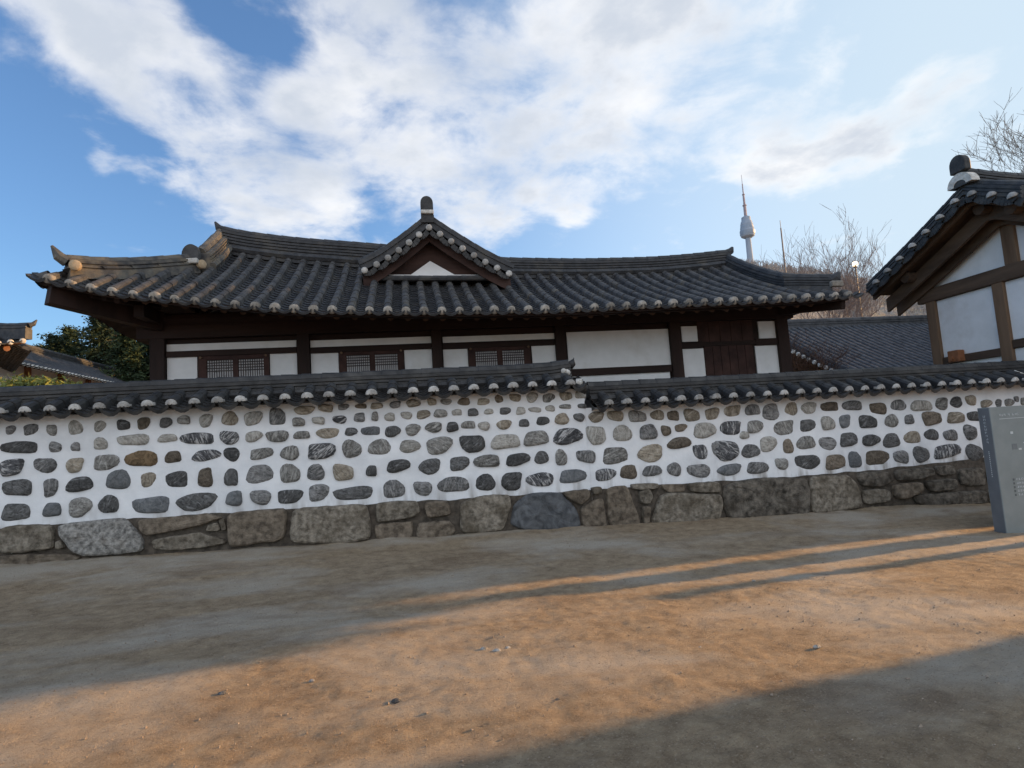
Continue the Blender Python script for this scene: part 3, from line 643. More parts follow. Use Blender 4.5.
# white plaster knob closing the end of the taller ridge, upturned end tile
mb = MB(); bx = atY(567, 374, 9.1)
for dx, dz, rr in ((-.03, -.09, .085), (.0, .02, .07), (-.05, .05, .055)):
    mb.tube([bx + Vector((dx, -.02, dz)), bx + Vector((dx + .02, .12, dz + .01)), bx + Vector((dx + .02, .3, dz))], [rr * .75, rr, rr * .8], 9)
mb.build('plaster_knob', ENDPLASTER, capL, smooth=True)
mb = MB(); q = Vector((2.55, 9.27, 2.62))
mb.tube([q, q + Vector((.06, 0, .05)), q + Vector((.09, 0, .13))], [.075, .06, .012], 8)
mb.build('ridge_tip', CAPTILE, capL, smooth=True)
inst('tile_end', dome_mesh('tile_end', (1, -.5, -.1), .07, .03, ENDPLASTER), atY(581, 383, 8.9), capL)
mb = MB(); p0 = atY(573, 384, 8.95); p1 = atY(587, 390, 8.86)
mb.tube([p0, p1], [.075, .075], 8); mb.build('corner_tile', CAPTILE, capL, smooth=True)

# ------------------------------------------------------------------ the long house
HY = 11.3
HOUSE = thing('hanok_house', (1.7, 12.9, 0), 'long dark timbered house with curved grey tiled roof behind the cobble wall', 'house')
XL, XR = -5.65, 8.5; EY = 9.94; RY = 12.9; RUN = RY - EY; GL, GR = -3.86, 7.72
EZ = [(-5.9, 4.55), (-5.65, 4.48), (-5.29, 4.38), (-4.72, 4.23), (-3.9, 4.1), (-3.34, 4.02), (-1.9, 3.85), (.29, 3.75), (2.65, 3.72), (5.11, 3.77), (7.14, 3.80), (8.2, 3.83), (8.8, 3.87)]
RZ = [(-4.2, 6.0), (-3.5, 5.79), (-2.3, 5.62), (-.9, 5.5), (.3, 5.38), (2.2, 5.22), (4, 5.17), (5.8, 5.19), (7, 5.27), (7.8, 5.36)]
def PH(x, d):
    t = d / RUN; e = smooth_tab(EZ, x, .35); rz_ = smooth_tab(RZ, x, .4)
    return Vector((x, EY + d, e + (rz_ - e) * t - .1 * 4 * t * (1 - t) * (.6 + .4 * t)))
def dmaxH(x):
    if x < GL: return max(0, min(RUN, (x - XL) * 1.0))
    if x > GR: return max(0, min(RUN, (XR - x) * 1.0 + .02))
    return RUN
ROOF_EMPTY = None
rows = []; x = atY(63, 279, EY).x - .3
x0r = atY(150 + 405 / 3.838, 190 + 445 / 3.838, EY).x
rows = [x0r + .3 * k for k in range(-13, 40) if XL + .08 < x0r + .3 * k < XR - .1]
mr_, mt_ = MB(), MB()
UX = Vector((1, 0, 0))
roof_rows(mr_, MB(), PH, UX, rows, dmaxH, .3, r=.07)
roof_rows(MB(), mt_, PH, UX, [rows[0] - .3] + rows + [rows[-1] + .3], lambda u: max(.15, dmaxH(u)) if XL - .3 < u < XR + .3 else 0, .3, dip=.06)
# west and east hip slopes, back slope
def PW(y, d):  # west slope: eave along Y at x=XL
    t = d / RUN; e = 4.48 - .3 * min(1, max(0, (y - EY) / 3.0)); return Vector((XL + d, y, e + t * 1.55 - .1 * 4 * t * (1 - t)))
wr, wt = MB(), MB()
yrows = [EY + .15 + .3 * k for k in range(19)]
roof_rows(wr, wt, PW, Vector((0, 1, 0)), yrows, lambda y: min(y - EY, 2 * RY - EY - y, GL - XL), .3, r=.07)
mt_.add(wt.v, wt.f); mr_.add(wr.v, wr.f)
mt_.grid(lambda x_, d: Vector((x_, 2 * RY - EY - d, PH(x_, d).z)), [XL + (XR - XL) * i / 40 for i in range(41)], [RUN * i / 6 for i in range(7)], flip=True) if False else mt_.grid(lambda x_, k: Vector((x_, 2 * RY - EY - dmaxH(x_) * k, PH(x_, dmaxH(x_) * k).z)), [XL + (XR - XL) * i / 80 for i in range(81)], [i / 6 for i in range(7)], flip=True)
mt_.add([(XR, EY + .05, 3.84), (XR, 2 * RY - EY, 3.84), (GR, 2 * RY - EY - .8, 4.2), (GR, EY + .8, 4.2)], [(0, 1, 2, 3)])
nR = len(mr_.f)
mr_.add(mt_.v, mt_.f)
ROOF = mr_.build('roof', TILE, HOUSE)
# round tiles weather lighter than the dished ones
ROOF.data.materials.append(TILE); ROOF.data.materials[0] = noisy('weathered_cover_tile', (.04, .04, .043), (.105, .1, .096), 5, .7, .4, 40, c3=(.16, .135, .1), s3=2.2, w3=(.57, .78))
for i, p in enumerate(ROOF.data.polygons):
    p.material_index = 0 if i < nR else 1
END_MAIN = dome_mesh('tile_end', (0, -1, -.25), .075, .03, ENDGREY)
for u in rows:
    inst('tile_end', END_MAIN, PH(u, -.04) + Vector((0, 0, .014)), ROOF, scale=[random.uniform(.92, 1.08)] * 3)
# soffit, eave board, rafters
RAFT = noisy('rafter_wood', (.05, .032, .025), (.1, .066, .05), 4, .85, .3, 30)
mb = MB(); xs = [XL + .1 + (XR - XL - .2) * i / 50 for i in range(51)]
mb.grid(lambda x_, d: PH(x_, d) + Vector((0, 0, -.1)), xs, [.04, .5, 1, 1.5, 2], flip=True)
mb.grid(lambda y_, k: PW(y_, .04 + k * max(0.0, min(1.2, y_ - EY - .1))) + Vector((0, 0, -.14)), [EY + .1 + .4 * i for i in range(13)], [0, .33, .66, 1], flip=False)
mb.build('soffit', WOOD, HOUSE)
mb = MB(); mb.sweep([PH(x_, .05) + Vector((0, 0, -.12)) for x_ in xs], [(-.03, 0), (.03, 0), (.03, .07), (-.03, .07)])
mb.sweep([PH(x_, .28) + Vector((0, 0, -.2)) for x_ in xs], [(-.03, 0), (.03, 0), (.03, .08), (-.03, .08)])
mb.build('eave_board', WOODH, HOUSE)
for k, u in enumerate(frange(XL + 1.15, XR - .5, .3)):
    mb = MB(); a = PH(u, .3) + Vector((0, 0, -.2)); b = PH(u, 1.7) + Vector((0, 0, -.2))
    mb.tube([a, b], .058, 8); mb.build('rafter', RAFT, HOUSE, smooth=False)
for k in range(5):   # fanned rafters at the left corner
    mb = MB(); a = PH(XL + .25 + .2 * k, .26 + .03 * (4 - k)) + Vector((0, 0, -.22)); b = Vector((-4.3, 11.2, 4.22)); mb.tube([a, a.lerp(b, .9)], .058, 8); mb.build('rafter', WOOD, HOUSE)
mb = MB()
mb.beam(PH(XL + .12, .1) + Vector((.02, .02, -.27)), Vector((-4.35, 11.25, 3.98)), .2, .34); mb.build('corner_beam', WOOD, HOUSE, bevel=.01)
mb = MB(); mb.beam(PH(XR - .12, .1) + Vector((-.02, .02, -.2)), Vector((7.8, 11.25, 3.85)), .15, .18); mb.build('corner_beam', WOOD, HOUSE, bevel=.01)
# ridges
def curve_path(tab, y, n=24, x0=None, x1=None, dz=0):
    return [Vector((x0 + (x1 - x0) * i / n, y, smooth_tab(tab, x0 + (x1 - x0) * i / n, .4) + dz)) for i in range(n + 1)]
mb = MB(); pth = curve_path(RZ, RY, 24, GL + .1, .35); mb.sweep(pth, stack_prof(.34, .4, 6, -.12))
seg_tube(mb, [p + Vector((0, 0, .42)) for p in pth], .085, .3); seg_tube(mb, [p + Vector((0, -.16, .02)) for p in pth], .07, .3, 6)
tip = pth[0] + Vector((0, 0, .42)); mb.tube([tip, tip + Vector((-.1, 0, .06)), tip + Vector((-.16, 0, .18))], [.085, .07, .02], 8)
mb.build('main_ridge', TILE, ROOF)
mb = MB(); pth = curve_path(RZ, RY, 24, .55, GR); mb.sweep(pth, stack_prof(.32, .3, 5, -.12))
seg_tube(mb, [p + Vector((0, 0, .32)) for p in pth], .085, .3); seg_tube(mb, [p + Vector((0, -.15, .02)) for p in pth], .07, .3, 6)
tip = pth[-1] + Vector((0, 0, .32)); mb.tube([tip, tip + Vector((.1, 0, .05)), tip + Vector((.15, 0, .14))], [.09, .08, .03], 8)
mb.build('main_ridge', TILE, ROOF)
mb = MB(); q = pth[-1]; mb.box((q.x - .06, q.y - .17, q.z - .05), (q.x + .06, q.y + .17, q.z + .2)); mb.build('ridge_plaster', ENDGREY, ROOF, bevel=.03)
# descending ridge, left
DE = GL
def desc(xg, d_end, side, n=10):
    return [PH(xg, RUN - (RUN - d_end) * i / n) + Vector((side * .06 * 0, 0, .03)) for i in range(n + 1)]
mb = MB(); pth = desc(GL + .05, 1.72, -1); mb.sweep(pth, stack_prof(.42, .3, 5, -.1)); seg_tube(mb, [p + Vector((0, 0, .32)) for p in pth], .09, .28)
seg_tube(mb, [p + Vector((.22, 0, .05)) for p in pth], .07, .28, 6)
mb.build('descending_ridge', TILE_EDGE, ROOF)
def tablet(mb, c, ax, wdt, h, th):
    """round-headed end tile standing upright, facing along ax"""
    ax = Vector(ax).normalized(); s_ = Vector((0, 0, 1)).cross(ax).normalized(); n = 10; pr = [(-wdt / 2, 0)]
    for k in range(n + 1):
        q = math.pi - math.pi * k / n; pr.append((math.cos(q) * wdt / 2, h - wdt / 2 * 1.1 + math.sin(q) * wdt / 2 * 1.1))
    pr.append((wdt / 2, 0)); m_ = len(pr); vs = []
    for t in (-th / 2, th / 2):
        for a, b in pr: vs.append(c + s_ * a + Vector((0, 0, b)) + ax * t)
    fs = [tuple(range(m_ - 1, -1, -1)), tuple(range(m_, 2 * m_))] + [(k, (k + 1) % m_, m_ + (k + 1) % m_, m_ + k) for k in range(m_)]
    mb.add(vs, fs)
e = pth[-1] + Vector((-.12, -.08, -.03))
mb = MB(); tablet(mb, e + Vector((0, -.06, .15)), (-.3, -1, .0), .34, .3, .07); mb.build('end_tile', CAPTILE, ROOF)
mb = MB(); mb.beam(e + Vector((-.15, -.1, .11)), e + Vector((.15, -.14, .11)), .1, .1); mb.build('end_plaster_band', ENDPLASTER, ROOF, bevel=.02)
mb = MB(); mb.beam(e + Vector((-.14, -.02, .02)), e + Vector((.12, -.02, .02)), .12, .14); mb.build('end_base_tile', CAPTILE, ROOF)
SUN_PL = noisy('sun_warmed_plaster', (.36, .27, .17), (.48, .37, .25), 20, .9, .4, 60)  # tan hue puts the warm sunlight into the plaster colour
inst('tile_end', dome_mesh('tile_end', (.75, -.65, 0), .085, .02, SUN_PL), e + Vector((.2, -.07, .07)), ROOF)
# hip ridges down to the corners
def hip(xa, da, xb, db, n=12):
    return [PH(xa + (xb - xa) * i / n, da + (db - da) * i / n) for i in range(n + 1)]
mb = MB(); pth = hip(GL - .02, 1.72, XL + .32, .28)
pth = [p + Vector((0, 0, .02 + .07 * (i / 12) ** 2)) for i, p in enumerate(pth)]
mb.sweep(pth, stack_prof(.28, .2, 3, -.12)); seg_tube(mb, [p + Vector((0, 0, .21)) for p in pth], .08, .3)
tip = pth[-1] + Vector((0, 0, .17)); mb.tube([tip, tip + Vector((-.09, -.06, .07)), tip + Vector((-.17, -.1, .23))], [.1, .085, .02], 8)
mb.build('hip_ridge', TILE_EDGE, ROOF)
inst('tile_end', dome_mesh('tile_end', (.35, -.93, 0), .085, .02, SUN_PL), pth[-1] + Vector((.2, -.17, .06)), ROOF)
mb = MB(); pth = [PH(GR - .05, RUN - (RUN - .75) * i / 10) for i in range(11)] + hip(GR + .1, .62, XR - .25, .24, 4)
pth = [p + Vector((0, 0, .03 + .06 * (i / 15) ** 3)) for i, p in enumerate(pth)]
mb.sweep(pth, stack_prof(.3, .2, 4, -.12)); seg_tube(mb, [p + Vector((0, 0, .22)) for p in pth], .08, .3)
tip = pth[-1] + Vector((0, 0, .15)); mb.tube([tip, tip + Vector((.07, -.05, .06)), tip + Vector((.13, -.08, .16))], [.12, .1, .03], 8)
mb.build('hip_ridge', TILE, ROOF)
mb = MB(); q = pth[-1] + Vector((.0, -.14, .02)); mb.box(q - Vector((.14, .05, .02)), q + Vector((.12, .05, .1))); mb.build('end_plaster_band', ENDGREY, ROOF, bevel=.03)
# gable triangles on both ends (seen from the side)
for xg in (GL + .15, GR - .15):
    mb = MB(); mb.add([(xg, RY - 1.25, PH(xg, RUN - 1.25).z), (xg, RY + 1.25, PH(xg, RUN - 1.25).z), (xg, RY, smooth_tab(RZ, xg, .4))], [(0, 1, 2)])
    mb.build('end_gable', WOOD, HOUSE)

# ---- cross gable facing the path
GX = .5; GY = 11.62
apex = Vector((GX, GY, 5.90))
RAKE_L = [(0, 0), (-.3, -.245), (-.6, -.47), (-.9, -.68), (-1.16, -.82), (-1.34, -.9)]
RAKE_R = [(0, 0), (.34, -.25), (.7, -.49), (1.05, -.72), (1.4, -.91), (1.62, -1.02)]
def rake_pts(tab, dy=0, dz=0): return [apex + Vector((a, dy, b + dz)) for a, b in tab]
GABLE = MB(); GABLE_ = None
mb = MB()
for tab, sg in ((RAKE_L, -1), (RAKE_R, 1)):
    pts = rake_pts(tab)
    # slopes behind the rake
    mb.add([p + Vector((0, dy, -.06)) for p in pts for dy in (.05, 2.2)], [(2 * i, 2 * i + 1, 2 * i + 3, 2 * i + 2) for i in range(len(pts) - 1)])
gab = mb.build('gable_roof', TILE, HOUSE)
for tab, sg in ((RAKE_L, -1), (RAKE_R, 1)):
    pts = rake_pts(tab); mb = MB()
    vs = []; fs = []; pr = [(-.02, -.02), (-.02, .05), (-.0, .055), (-.0, .1), (-.025, .105), (-.025, .15), (0, .155), (0, .2), (.3, .2), (.3, -.02)]
    for i, p in enumerate(pts):
        t = (pts[min(i + 1, len(pts) - 1)] - pts[max(i - 1, 0)]).normalized(); nn = Vector((-t.z, 0, t.x)); nn = nn if nn.z > 0 else -nn
        for a, h in pr: vs.append(p + Vector((0, a, 0)) + nn * h)
    n = len(pr)
    for i in range(len(pts) - 1):
        for k in range(n): fs.append((i * n + k, i * n + (k + 1) % n, (i + 1) * n + (k + 1) % n, (i + 1) * n + k))
    fs.append(tuple(range((len(pts) - 1) * n, len(pts) * n)))
    mb.add(vs, fs); seg_tube(mb, [p + Vector((0, .12, .215)) for p in pts], .07, .28)
    mb.build('rake_ridge', TILE, gab)
# plastered rake tile ends
END_GAB = dome_mesh('tile_end', (0, -1, 0), .066, .025, WALLEND)
def along(pts, s):
    L_ = [0]
    for a, b in zip(pts[:-1], pts[1:]): L_.append(L_[-1] + (b - a).length)
    s *= L_[-1]
    for i in range(len(pts) - 1):
        if s <= L_[i + 1] + 1e-9: return pts[i].lerp(pts[i + 1], (s - L_[i]) / (L_[i + 1] - L_[i]))
    return pts[-1]
mbt = MB()
for tab, n in ((RAKE_L, 6), (RAKE_R, 7)):
    pts = rake_pts(tab)
    for k in range(0 if tab is RAKE_L else 1, n + 1):
        p = along(pts, k / n * .97 + .0); p = p + Vector((0, -.05, -.05 if k else -.07))
        mbt.tube([p, p + Vector((0, .4, 0))], .07, 8); inst('tile_end', END_GAB, p + Vector((0, -.005, 0)), gab)
    # scalloped edge tiles between the ends
    prev = None
    for k in range(0, n * 4 + 1):
        q = along(pts, k / (n * 4) * .97); q = q + Vector((0, -.02, -.1 - .05 * math.sin(math.pi * ((k % 4) / 4))))
        if prev is not None: mbt.beam(prev, q, .1, .03, Vector((0, 1, 0)))
        prev = q
mbt.build('rake_tiles', CAPTILE, gab)
# barge boards, boarded gable and little plaster triangle
RWOOD = noisy('red_brown_wood', (.035, .02, .017), (.07, .04, .033), 3, .85, .3, 25, stretch=(.2, 1, 1))
mb = MB()
for tab in (RAKE_L, RAKE_R):
    pts = rake_pts(tab, .12, -.1)
    vs = []; fs = []
    for i, p in enumerate(pts):
        hgt = .2 + .06 * i / 5
        for y, z in ((0, 0), (0, -hgt), (.05, -hgt), (.05, 0)): vs.append(p + Vector((0, y, z)))
    for i in range(len(pts) - 1):
        for k in range(4): fs.append((i * 4 + k, i * 4 + (k + 1) % 4, (i + 1) * 4 + (k + 1) % 4, (i + 1) * 4 + k))
    mb.add(vs, fs)
mb.build('barge_board', RWOOD, gab)
gy = 11.98
mb = MB(); mb.add([(GX - 1.3, gy, 4.9), (GX + 1.42, gy, 4.86), (GX, gy, 5.85)], [(0, 1, 2)]); mb.build('gable_boards', RWOOD, gab)
a, b, c = atY(409, 276, gy - .03), atY(457, 276, gy - .03), atY(430, 261, gy - .03)
mb = MB(); mb.add([a, b, c] + [p + Vector((0, .025, 0)) for p in (a, b, c)], [(0, 1, 2), (0, 3, 4, 1), (1, 4, 5, 2), (2, 5, 3, 0)]); mb.build('gable_plaster', PANEL, gab)
mb = MB(); a, b = atY(380, 276.5, gy - .06), atY(484, 276.5, gy - .06)
mb.beam(a + Vector((0, -.03, .0)), b + Vector((0, -.03, 0)), .1, .03); mb.build('flashing', PANEL, gab)
mb = MB(); seg_tube(mb, [a + Vector((-.1, -.1, -.06)), a.lerp(b, .5) + Vector((0, -.1, -.07)), b + Vector((.1, -.1, -.06))], .06, .3); mb.build('gable_foot_tiles', TILE, gab)
f0 = apex + Vector((-.02, .02, .02))
mb = MB(); tablet(mb, f0 + Vector((0, -.02, .02)), (.0, -1, 0), .25, .55, .1); mb.build('ridge_end', CAPTILE, gab)
mb = MB(); mb.beam(f0 + Vector((-.13, -.07, .23)), f0 + Vector((.13, -.07, .23)), .1, .08); mb.build('end_plaster_band', ENDPLASTER, gab, bevel=.02)
mb = MB(); seg_tube(mb, [apex + Vector((0, .1, .28)), apex + Vector((0, 1.3, .2))], .085, .3); mb.sweep([apex + Vector((0, .06, 0)), apex + Vector((0, 1.3, -.05))], stack_prof(.26, .26, 4, -.08)); mb.build('cross_ridge', TILE, gab)

# ---- timber front
def rect(pa, pb, Y): a = atY(*pa, Y); b = atY(*pb, Y); return a, b
GZH = -.3
mb = MB(); mb.box((-4.45, HY + .06, GZH), (7.85, HY + .16, 4.15)); mb.box((-4.45, HY + .17, GZH), (-4.3, 14.4, 4.2)); mb.box((7.7, HY + .17, GZH), (7.85, 14.4, 4.1)); mb.box((-4.45, 14.3, GZH), (7.85, 14.4, 4.1))
mb.build('wall_frame', WOODH, HOUSE)
POST = [(150, 165), (297, 309.5), (432, 442), (556, 566), (671, 682), (779, 790)]
px_x = lambda px, y=350: atY(px, y, HY - .03).x
for a, b in POST:
    mb = MB(); mb.box((px_x(a), HY - .06, GZH), (px_x(b), HY + .13, 4.0)); mb.build('post', WOOD, HOUSE, bevel=.008)
mb = MB(); mb.box((-4.75, HY - .07, 3.68), (8.1, HY + .12, 3.92)); mb.build('eave_beam', WOODH, HOUSE, bevel=.01)
mb = MB(); mb.tube([(-5.0, HY - .0, 4.03), (8.2, HY - .0, 4.0)], .12, 12); mb.build('purlin', WOODH, HOUSE, smooth=False)
mb = MB(); mb.beam((-4.4, 10.5, 4.02), (-4.4, 14.4, 4.05), .16, .2); mb.build('side_beam', WOOD, HOUSE)
PZ = []
def panel(x0, x1, y0, y1, name='plaster_panel', mt=PANEL, dy=.0):
    """plaster panel given by its upper-left and lower-right corners"""
    a = atY(x0, y0, HY + .02); b = atY(x1, y1, HY + .02)
    mb = MB(); mb.box((a.x, HY + .02 + dy, b.z), (b.x, HY + .05 + dy, a.z)); return mb.build(name, mt, HOUSE)
# (x0, x1, top at the middle, bottom at the middle) -> exact rectangles
def panel_m(x0, x1, yt, yb, name='plaster_panel', mt=PANEL, zb=None):
    xm = (x0 + x1) / 2; a = atY(x0, yt, HY).x; b = atY(x1, yt, HY).x; zt = atY(xm, yt, HY).z; zb = atY(xm, yb, HY).z if zb is None else zb
    mb = MB(); mb.box((a, HY + .025, zb), (b, HY + .058, zt)); return mb.build(name, mt, HOUSE)
for x0, x1, yt, yb in ((166, 296, 342.2, 349), (310, 431, 338.3, 345), (442.5, 555, 334.8, 340.6)): panel_m(x0, x1, yt, yb)
for x0, x1, yt in ((166.5, 196.5, 357), (269.5, 296.5, 353.2), (310.5, 338, 351), (404, 431.5, 347.6), (443, 467.5, 347.3), (531.5, 555.5, 343.3)): panel_m(x0, x1, yt, 0, zb=1.9)
panel_m(566.5, 670.5, 330.3, 366.8); panel_m(566.5, 670.5, 374, 0, zb=1.9)
panel_m(681.5, 698, 326, 341.4); panel_m(682, 704, 348.5, 0, zb=1.9); panel_m(758.5, 776.5, 321, 338); panel_m(755.5, 780, 345, 0, zb=1.9)
# rails between panels
def rail(x0, x1, yt, yb, name='rail'):
    xm = (x0 + x1) / 2; a = px_x(x0); b = px_x(x1); z1 = atY(xm, yt, HY - .02).z; z0 = atY(xm, yb, HY - .02).z
    mb = MB(); mb.box((a, HY - .025, z0), (b, HY + .052, z1)); mb.build(name, WOODH, HOUSE, bevel=.006)
rail(165.5, 296.5, 349.2, 355); rail(310, 431.5, 345.2, 351); rail(442.5, 555.5, 341, 347); rail(566.5, 670.5, 367, 374)
rail(682, 703, 341.8, 348.2); rail(757, 779, 338.4, 345)
# lattice windows
FRAME = noisy('window_wood', (.028, .014, .012), (.06, .03, .024), 4, .8, .2, 30)
LATT = noisy('lattice_wood', (.05, .045, .045), (.085, .075, .072), 6, .8, .1, 30)
def window(x0, x1, sash, ytop):
    xa, xb = px_x(x0), px_x(x1); zt = atY((x0 + x1) / 2, ytop, HY).z; zb = 1.9
    mb = MB()
    for s0, s1 in sash:
        pass
    cuts = [xa] + [px_x(v) for s_ in sash for v in s_] + [xb]
    for i in range(0, len(cuts), 2): mb.box((cuts[i], HY - .01, zb), (cuts[i + 1], HY + .05, zt))
    for i in range(1, len(cuts) - 1, 2): mb.box((cuts[i] + .0005, HY - .0075, zt - .075), (cuts[i + 1] - .0005, HY + .05, zt - .001))
    fr_ = mb.build('window', FRAME, HOUSE, bevel=.004)
    for s0, s1 in sash:
        a, b = px_x(s0), px_x(s1); zt2 = zt - .075
        mb = MB(); mb.box((a, HY + .035, zb), (b, HY + .055, zt2)); mb.build('paper', PAPER, fr_)
        mb = MB(); n = 11
        for k in range(1, n):
            xx = a + (b - a) * k / n; mb.box((xx - .0055, HY + .012, zb), (xx + .0055, HY + .034, zt2))
        for zz_ in [zt2 - .05 * k for k in range(0, 5)] + [zt2 - .75]:
            mb.box((a + .001, HY + .0145, zz_ - .008), (b - .001, HY + .0315, zz_ + .008))
        mb.build('lattice', LATT, fr_)
    mb = MB()
    for xx in (xa + .05, xb - .05): mb.tube([(xx, HY - .05, zt - .03), (xx, HY + .0, zt - .03)], .022, 8)
    mb.build('hook', GWOOD, fr_)
window(197.5, 268.5, [(206, 232), (237.5, 263)], 355.2); window(338.5, 403.5, [(346, 369), (374.5, 397)], 350.5); window(468, 531, [(475.5, 497), (502.5, 524)], 346.6)
# board door between the right-hand panels
a, b = px_x(705), px_x(754); zt = atY(729, 345.5, HY).z; mb = MB(); n = 6
for k in range(n): mb.box((a + (b - a) * k / n + .004, HY - .0, 1.6), (a + (b - a) * (k + 1) / n - .004, HY + .05, zt))
dr = mb.build('door', FRAME, HOUSE, bevel=.004)
mb = MB(); mb.box((px_x(699), HY - .012, zt + .003), (px_x(757), HY + .05, zt + .09)); mb.build('door_frame', WOODH, dr)
mb = MB()
for k in range(5): mb.box((px_x(700 + 11.2 * k) + .004, HY + .01, zt + .095), (px_x(700 + 11.2 * (k + 1)) - .004, HY + .055, 3.68))
mb.build('upper_boards', FRAME, HOUSE, bevel=.004)
# stone platform under the house
mb = MB(); mb.box((-5.2, 10.5, -.6), (8.3, 15.2, .25)); mb.build('platform', GRANITE, HOUSE)

# ------------------------------------------------------------------ gatehouse at the right
GATE = thing('gatehouse', (13.2, 9.4, 0), 'brown timbered gatehouse with white panels and tiled gable roof at the right', 'house')
gx = 11.5; rx = 10.6; gry = 9.33; gend = 15.4
def GZ(y):   # roof surface height across the gable
    d = abs(y - gry); return 5.62 - .50 * d + .015 * d * d
back_e, front_e = 12.0, 8.3
def PB(x_, d): y = back_e - d; return Vector((x_, y, GZ(y)))
def PF(x_, d): y = front_e + d; return Vector((x_, y, GZ(y)))
mr_, mt_ = MB(), MB()
us = frange(rx + .15, gend, .3)
roof_rows(mr_, mt_, PB, UX, us, lambda u: back_e - gry, .3); roof_rows(mr_, mt_, PF, UX, us, lambda u: gry - front_e, .3)
mr_.add(mt_.v, mt_.f); GROOF = mr_.build('roof', TILE, GATE)
ys_ = [front_e + (back_e - front_e) * i / 24 for i in range(25)]
mb = MB(); mb.grid(lambda x_, y: Vector((x_, y, GZ(y) - .1)), [rx + .12, gend], ys_, flip=True); mb.build('soffit', GWOODH, GATE)
mb = MB(); pth = [Vector((rx + .05 + (gend - rx) * i / 20, gry, GZ(gry) + .12 * (1 - min(1, i / 8)) ** 2)) for i in range(21)]
mb.sweep(pth, stack_prof(.3, .3, 5, -.1)); seg_tube(mb, [p + Vector((0, 0, .32)) for p in pth], .085, .3); mb.build('main_ridge', TILE, GROOF)
# rake edge along the gable, with plastered tile ends
for s_, y0, y1 in ((1, gry, back_e), (-1, gry, front_e)):
    pts = [Vector((rx + .12, y0 + (y1 - y0) * i / 12, GZ(y0 + (y1 - y0) * i / 12))) for i in range(13)]
    mb = MB(); mb.sweep([p + Vector((.05, 0, .0)) for p in pts], stack_prof(.34, .2, 3, -.02)); seg_tube(mb, [p + Vector((.05, 0, .21)) for p in pts], .075, .28); mb.build('rake_ridge', TILE, GROOF)
END_GATE = dome_mesh('tile_end', (-1, 0, -.1), .085, .03, WALLEND, .12)
mbt = MB(); prev = None
yk = [gry + .18 + .36 * k for k in range(-9, 9)]
for y in yk:
    if not (front_e + .05 < y < back_e - .05): continue
    p = Vector((rx - .02, y, GZ(y) - .02)); mbt.tube([p, p + Vector((.45, 0, .03))], .085, 8); inst('tile_end', END_GATE, p + Vector((-.01, 0, 0)), GROOF)
for k in range(int((back_e - front_e) / .06)):
    y = front_e + .06 * k; ph = ((y - yk[0]) / .36) % 1
    q = Vector((rx + .03, y, GZ(y) - .06 - .055 * math.sin(math.pi * ph)))
    if prev is not None: mbt.beam(prev, q, .14, .03, Vector((1, 0, 0)))
    prev = q
mbt.build('rake_tiles', CAPTILE, GROOF)
# barge boards (thick planks following the roof line) and purlins
mb = MB()
for off, hh, xx in ((.11, .09, rx + .16), (.2, .3, rx + .5), (.3, .3, gx - .14)):
    vs = []; fs = []
    for y in ys_:
        for x_, z in ((xx, -off), (xx, -off - hh), (xx + .07, -off - hh), (xx + .07, -off)): vs.append((x_, y, GZ(y) + z))
    for i in range(len(ys_) - 1):
        for k in range(4): fs.append((i * 4 + k, i * 4 + (k + 1) % 4, (i + 1) * 4 + (k + 1) % 4, (i + 1) * 4 + k))
    mb.add(vs, fs)
mb.build('barge_board', GWOODH, GATE)
for y, z in ((gry, GZ(gry) - .3), (11.2, GZ(11.2) - .24), (8.75, GZ(8.75) - .24)):
    mb = MB(); mb.tube([(rx + .3, y, z), (gend - .5, y, z)], .12, 10); mb.build('purlin', GWOODH, GATE)
for u in frange(rx + .75, gend - .4, .32):
    mb = MB(); mb.tube([PB(u, .12) + Vector((0, 0, -.16)), PB(u, 1.2) + Vector((0, 0, -.16))], .06, 8); mb.build('rafter', GWOODH, GATE)
    mb = MB(); mb.tube([PF(u, .12) + Vector((0, 0, -.16)), PF(u, 1.2) + Vector((0, 0, -.16))], .06, 8); mb.build('rafter', GWOODH, GATE)
# ridge end: dark tablet with white plaster crescent
e = Vector((rx + .02, gry, GZ(gry) + .2))
mb = MB(); tablet(mb, e + Vector((0, 0, .22)), (-1, 0, 0), .34, .34, .14); mb.build('ridge_end', CAPTILE, GROOF, bevel=.02)
mb = MB()
vs = [];
for k in range(13):
    q = math.pi * k / 12; vs.append(e + Vector((-.07, math.cos(q) * .26, math.sin(q) * .24 - .04)))
for k in range(12, -1, -1):
    q = math.pi * k / 12; vs.append(e + Vector((-.07, math.cos(q) * .13, math.sin(q) * .1 - .04)))
n = len(vs); vs2 = [v + Vector((.18, 0, 0)) for v in vs]
mb.add(vs + vs2, [(k, k + 1, n - 2 - k, n - 1 - k) for k in range(12)] + [(k, n + k, n + (k + 1) % n, (k + 1) % n) for k in range(n)]); mb.build('ridge_plaster', ENDPLASTER, GROOF)
mb = MB(); mb.box(e + Vector((-.06, -.2, -.06)), e + Vector((.1, .2, .06))); mb.build('ridge_base_tile', CAPTILE, GROOF)
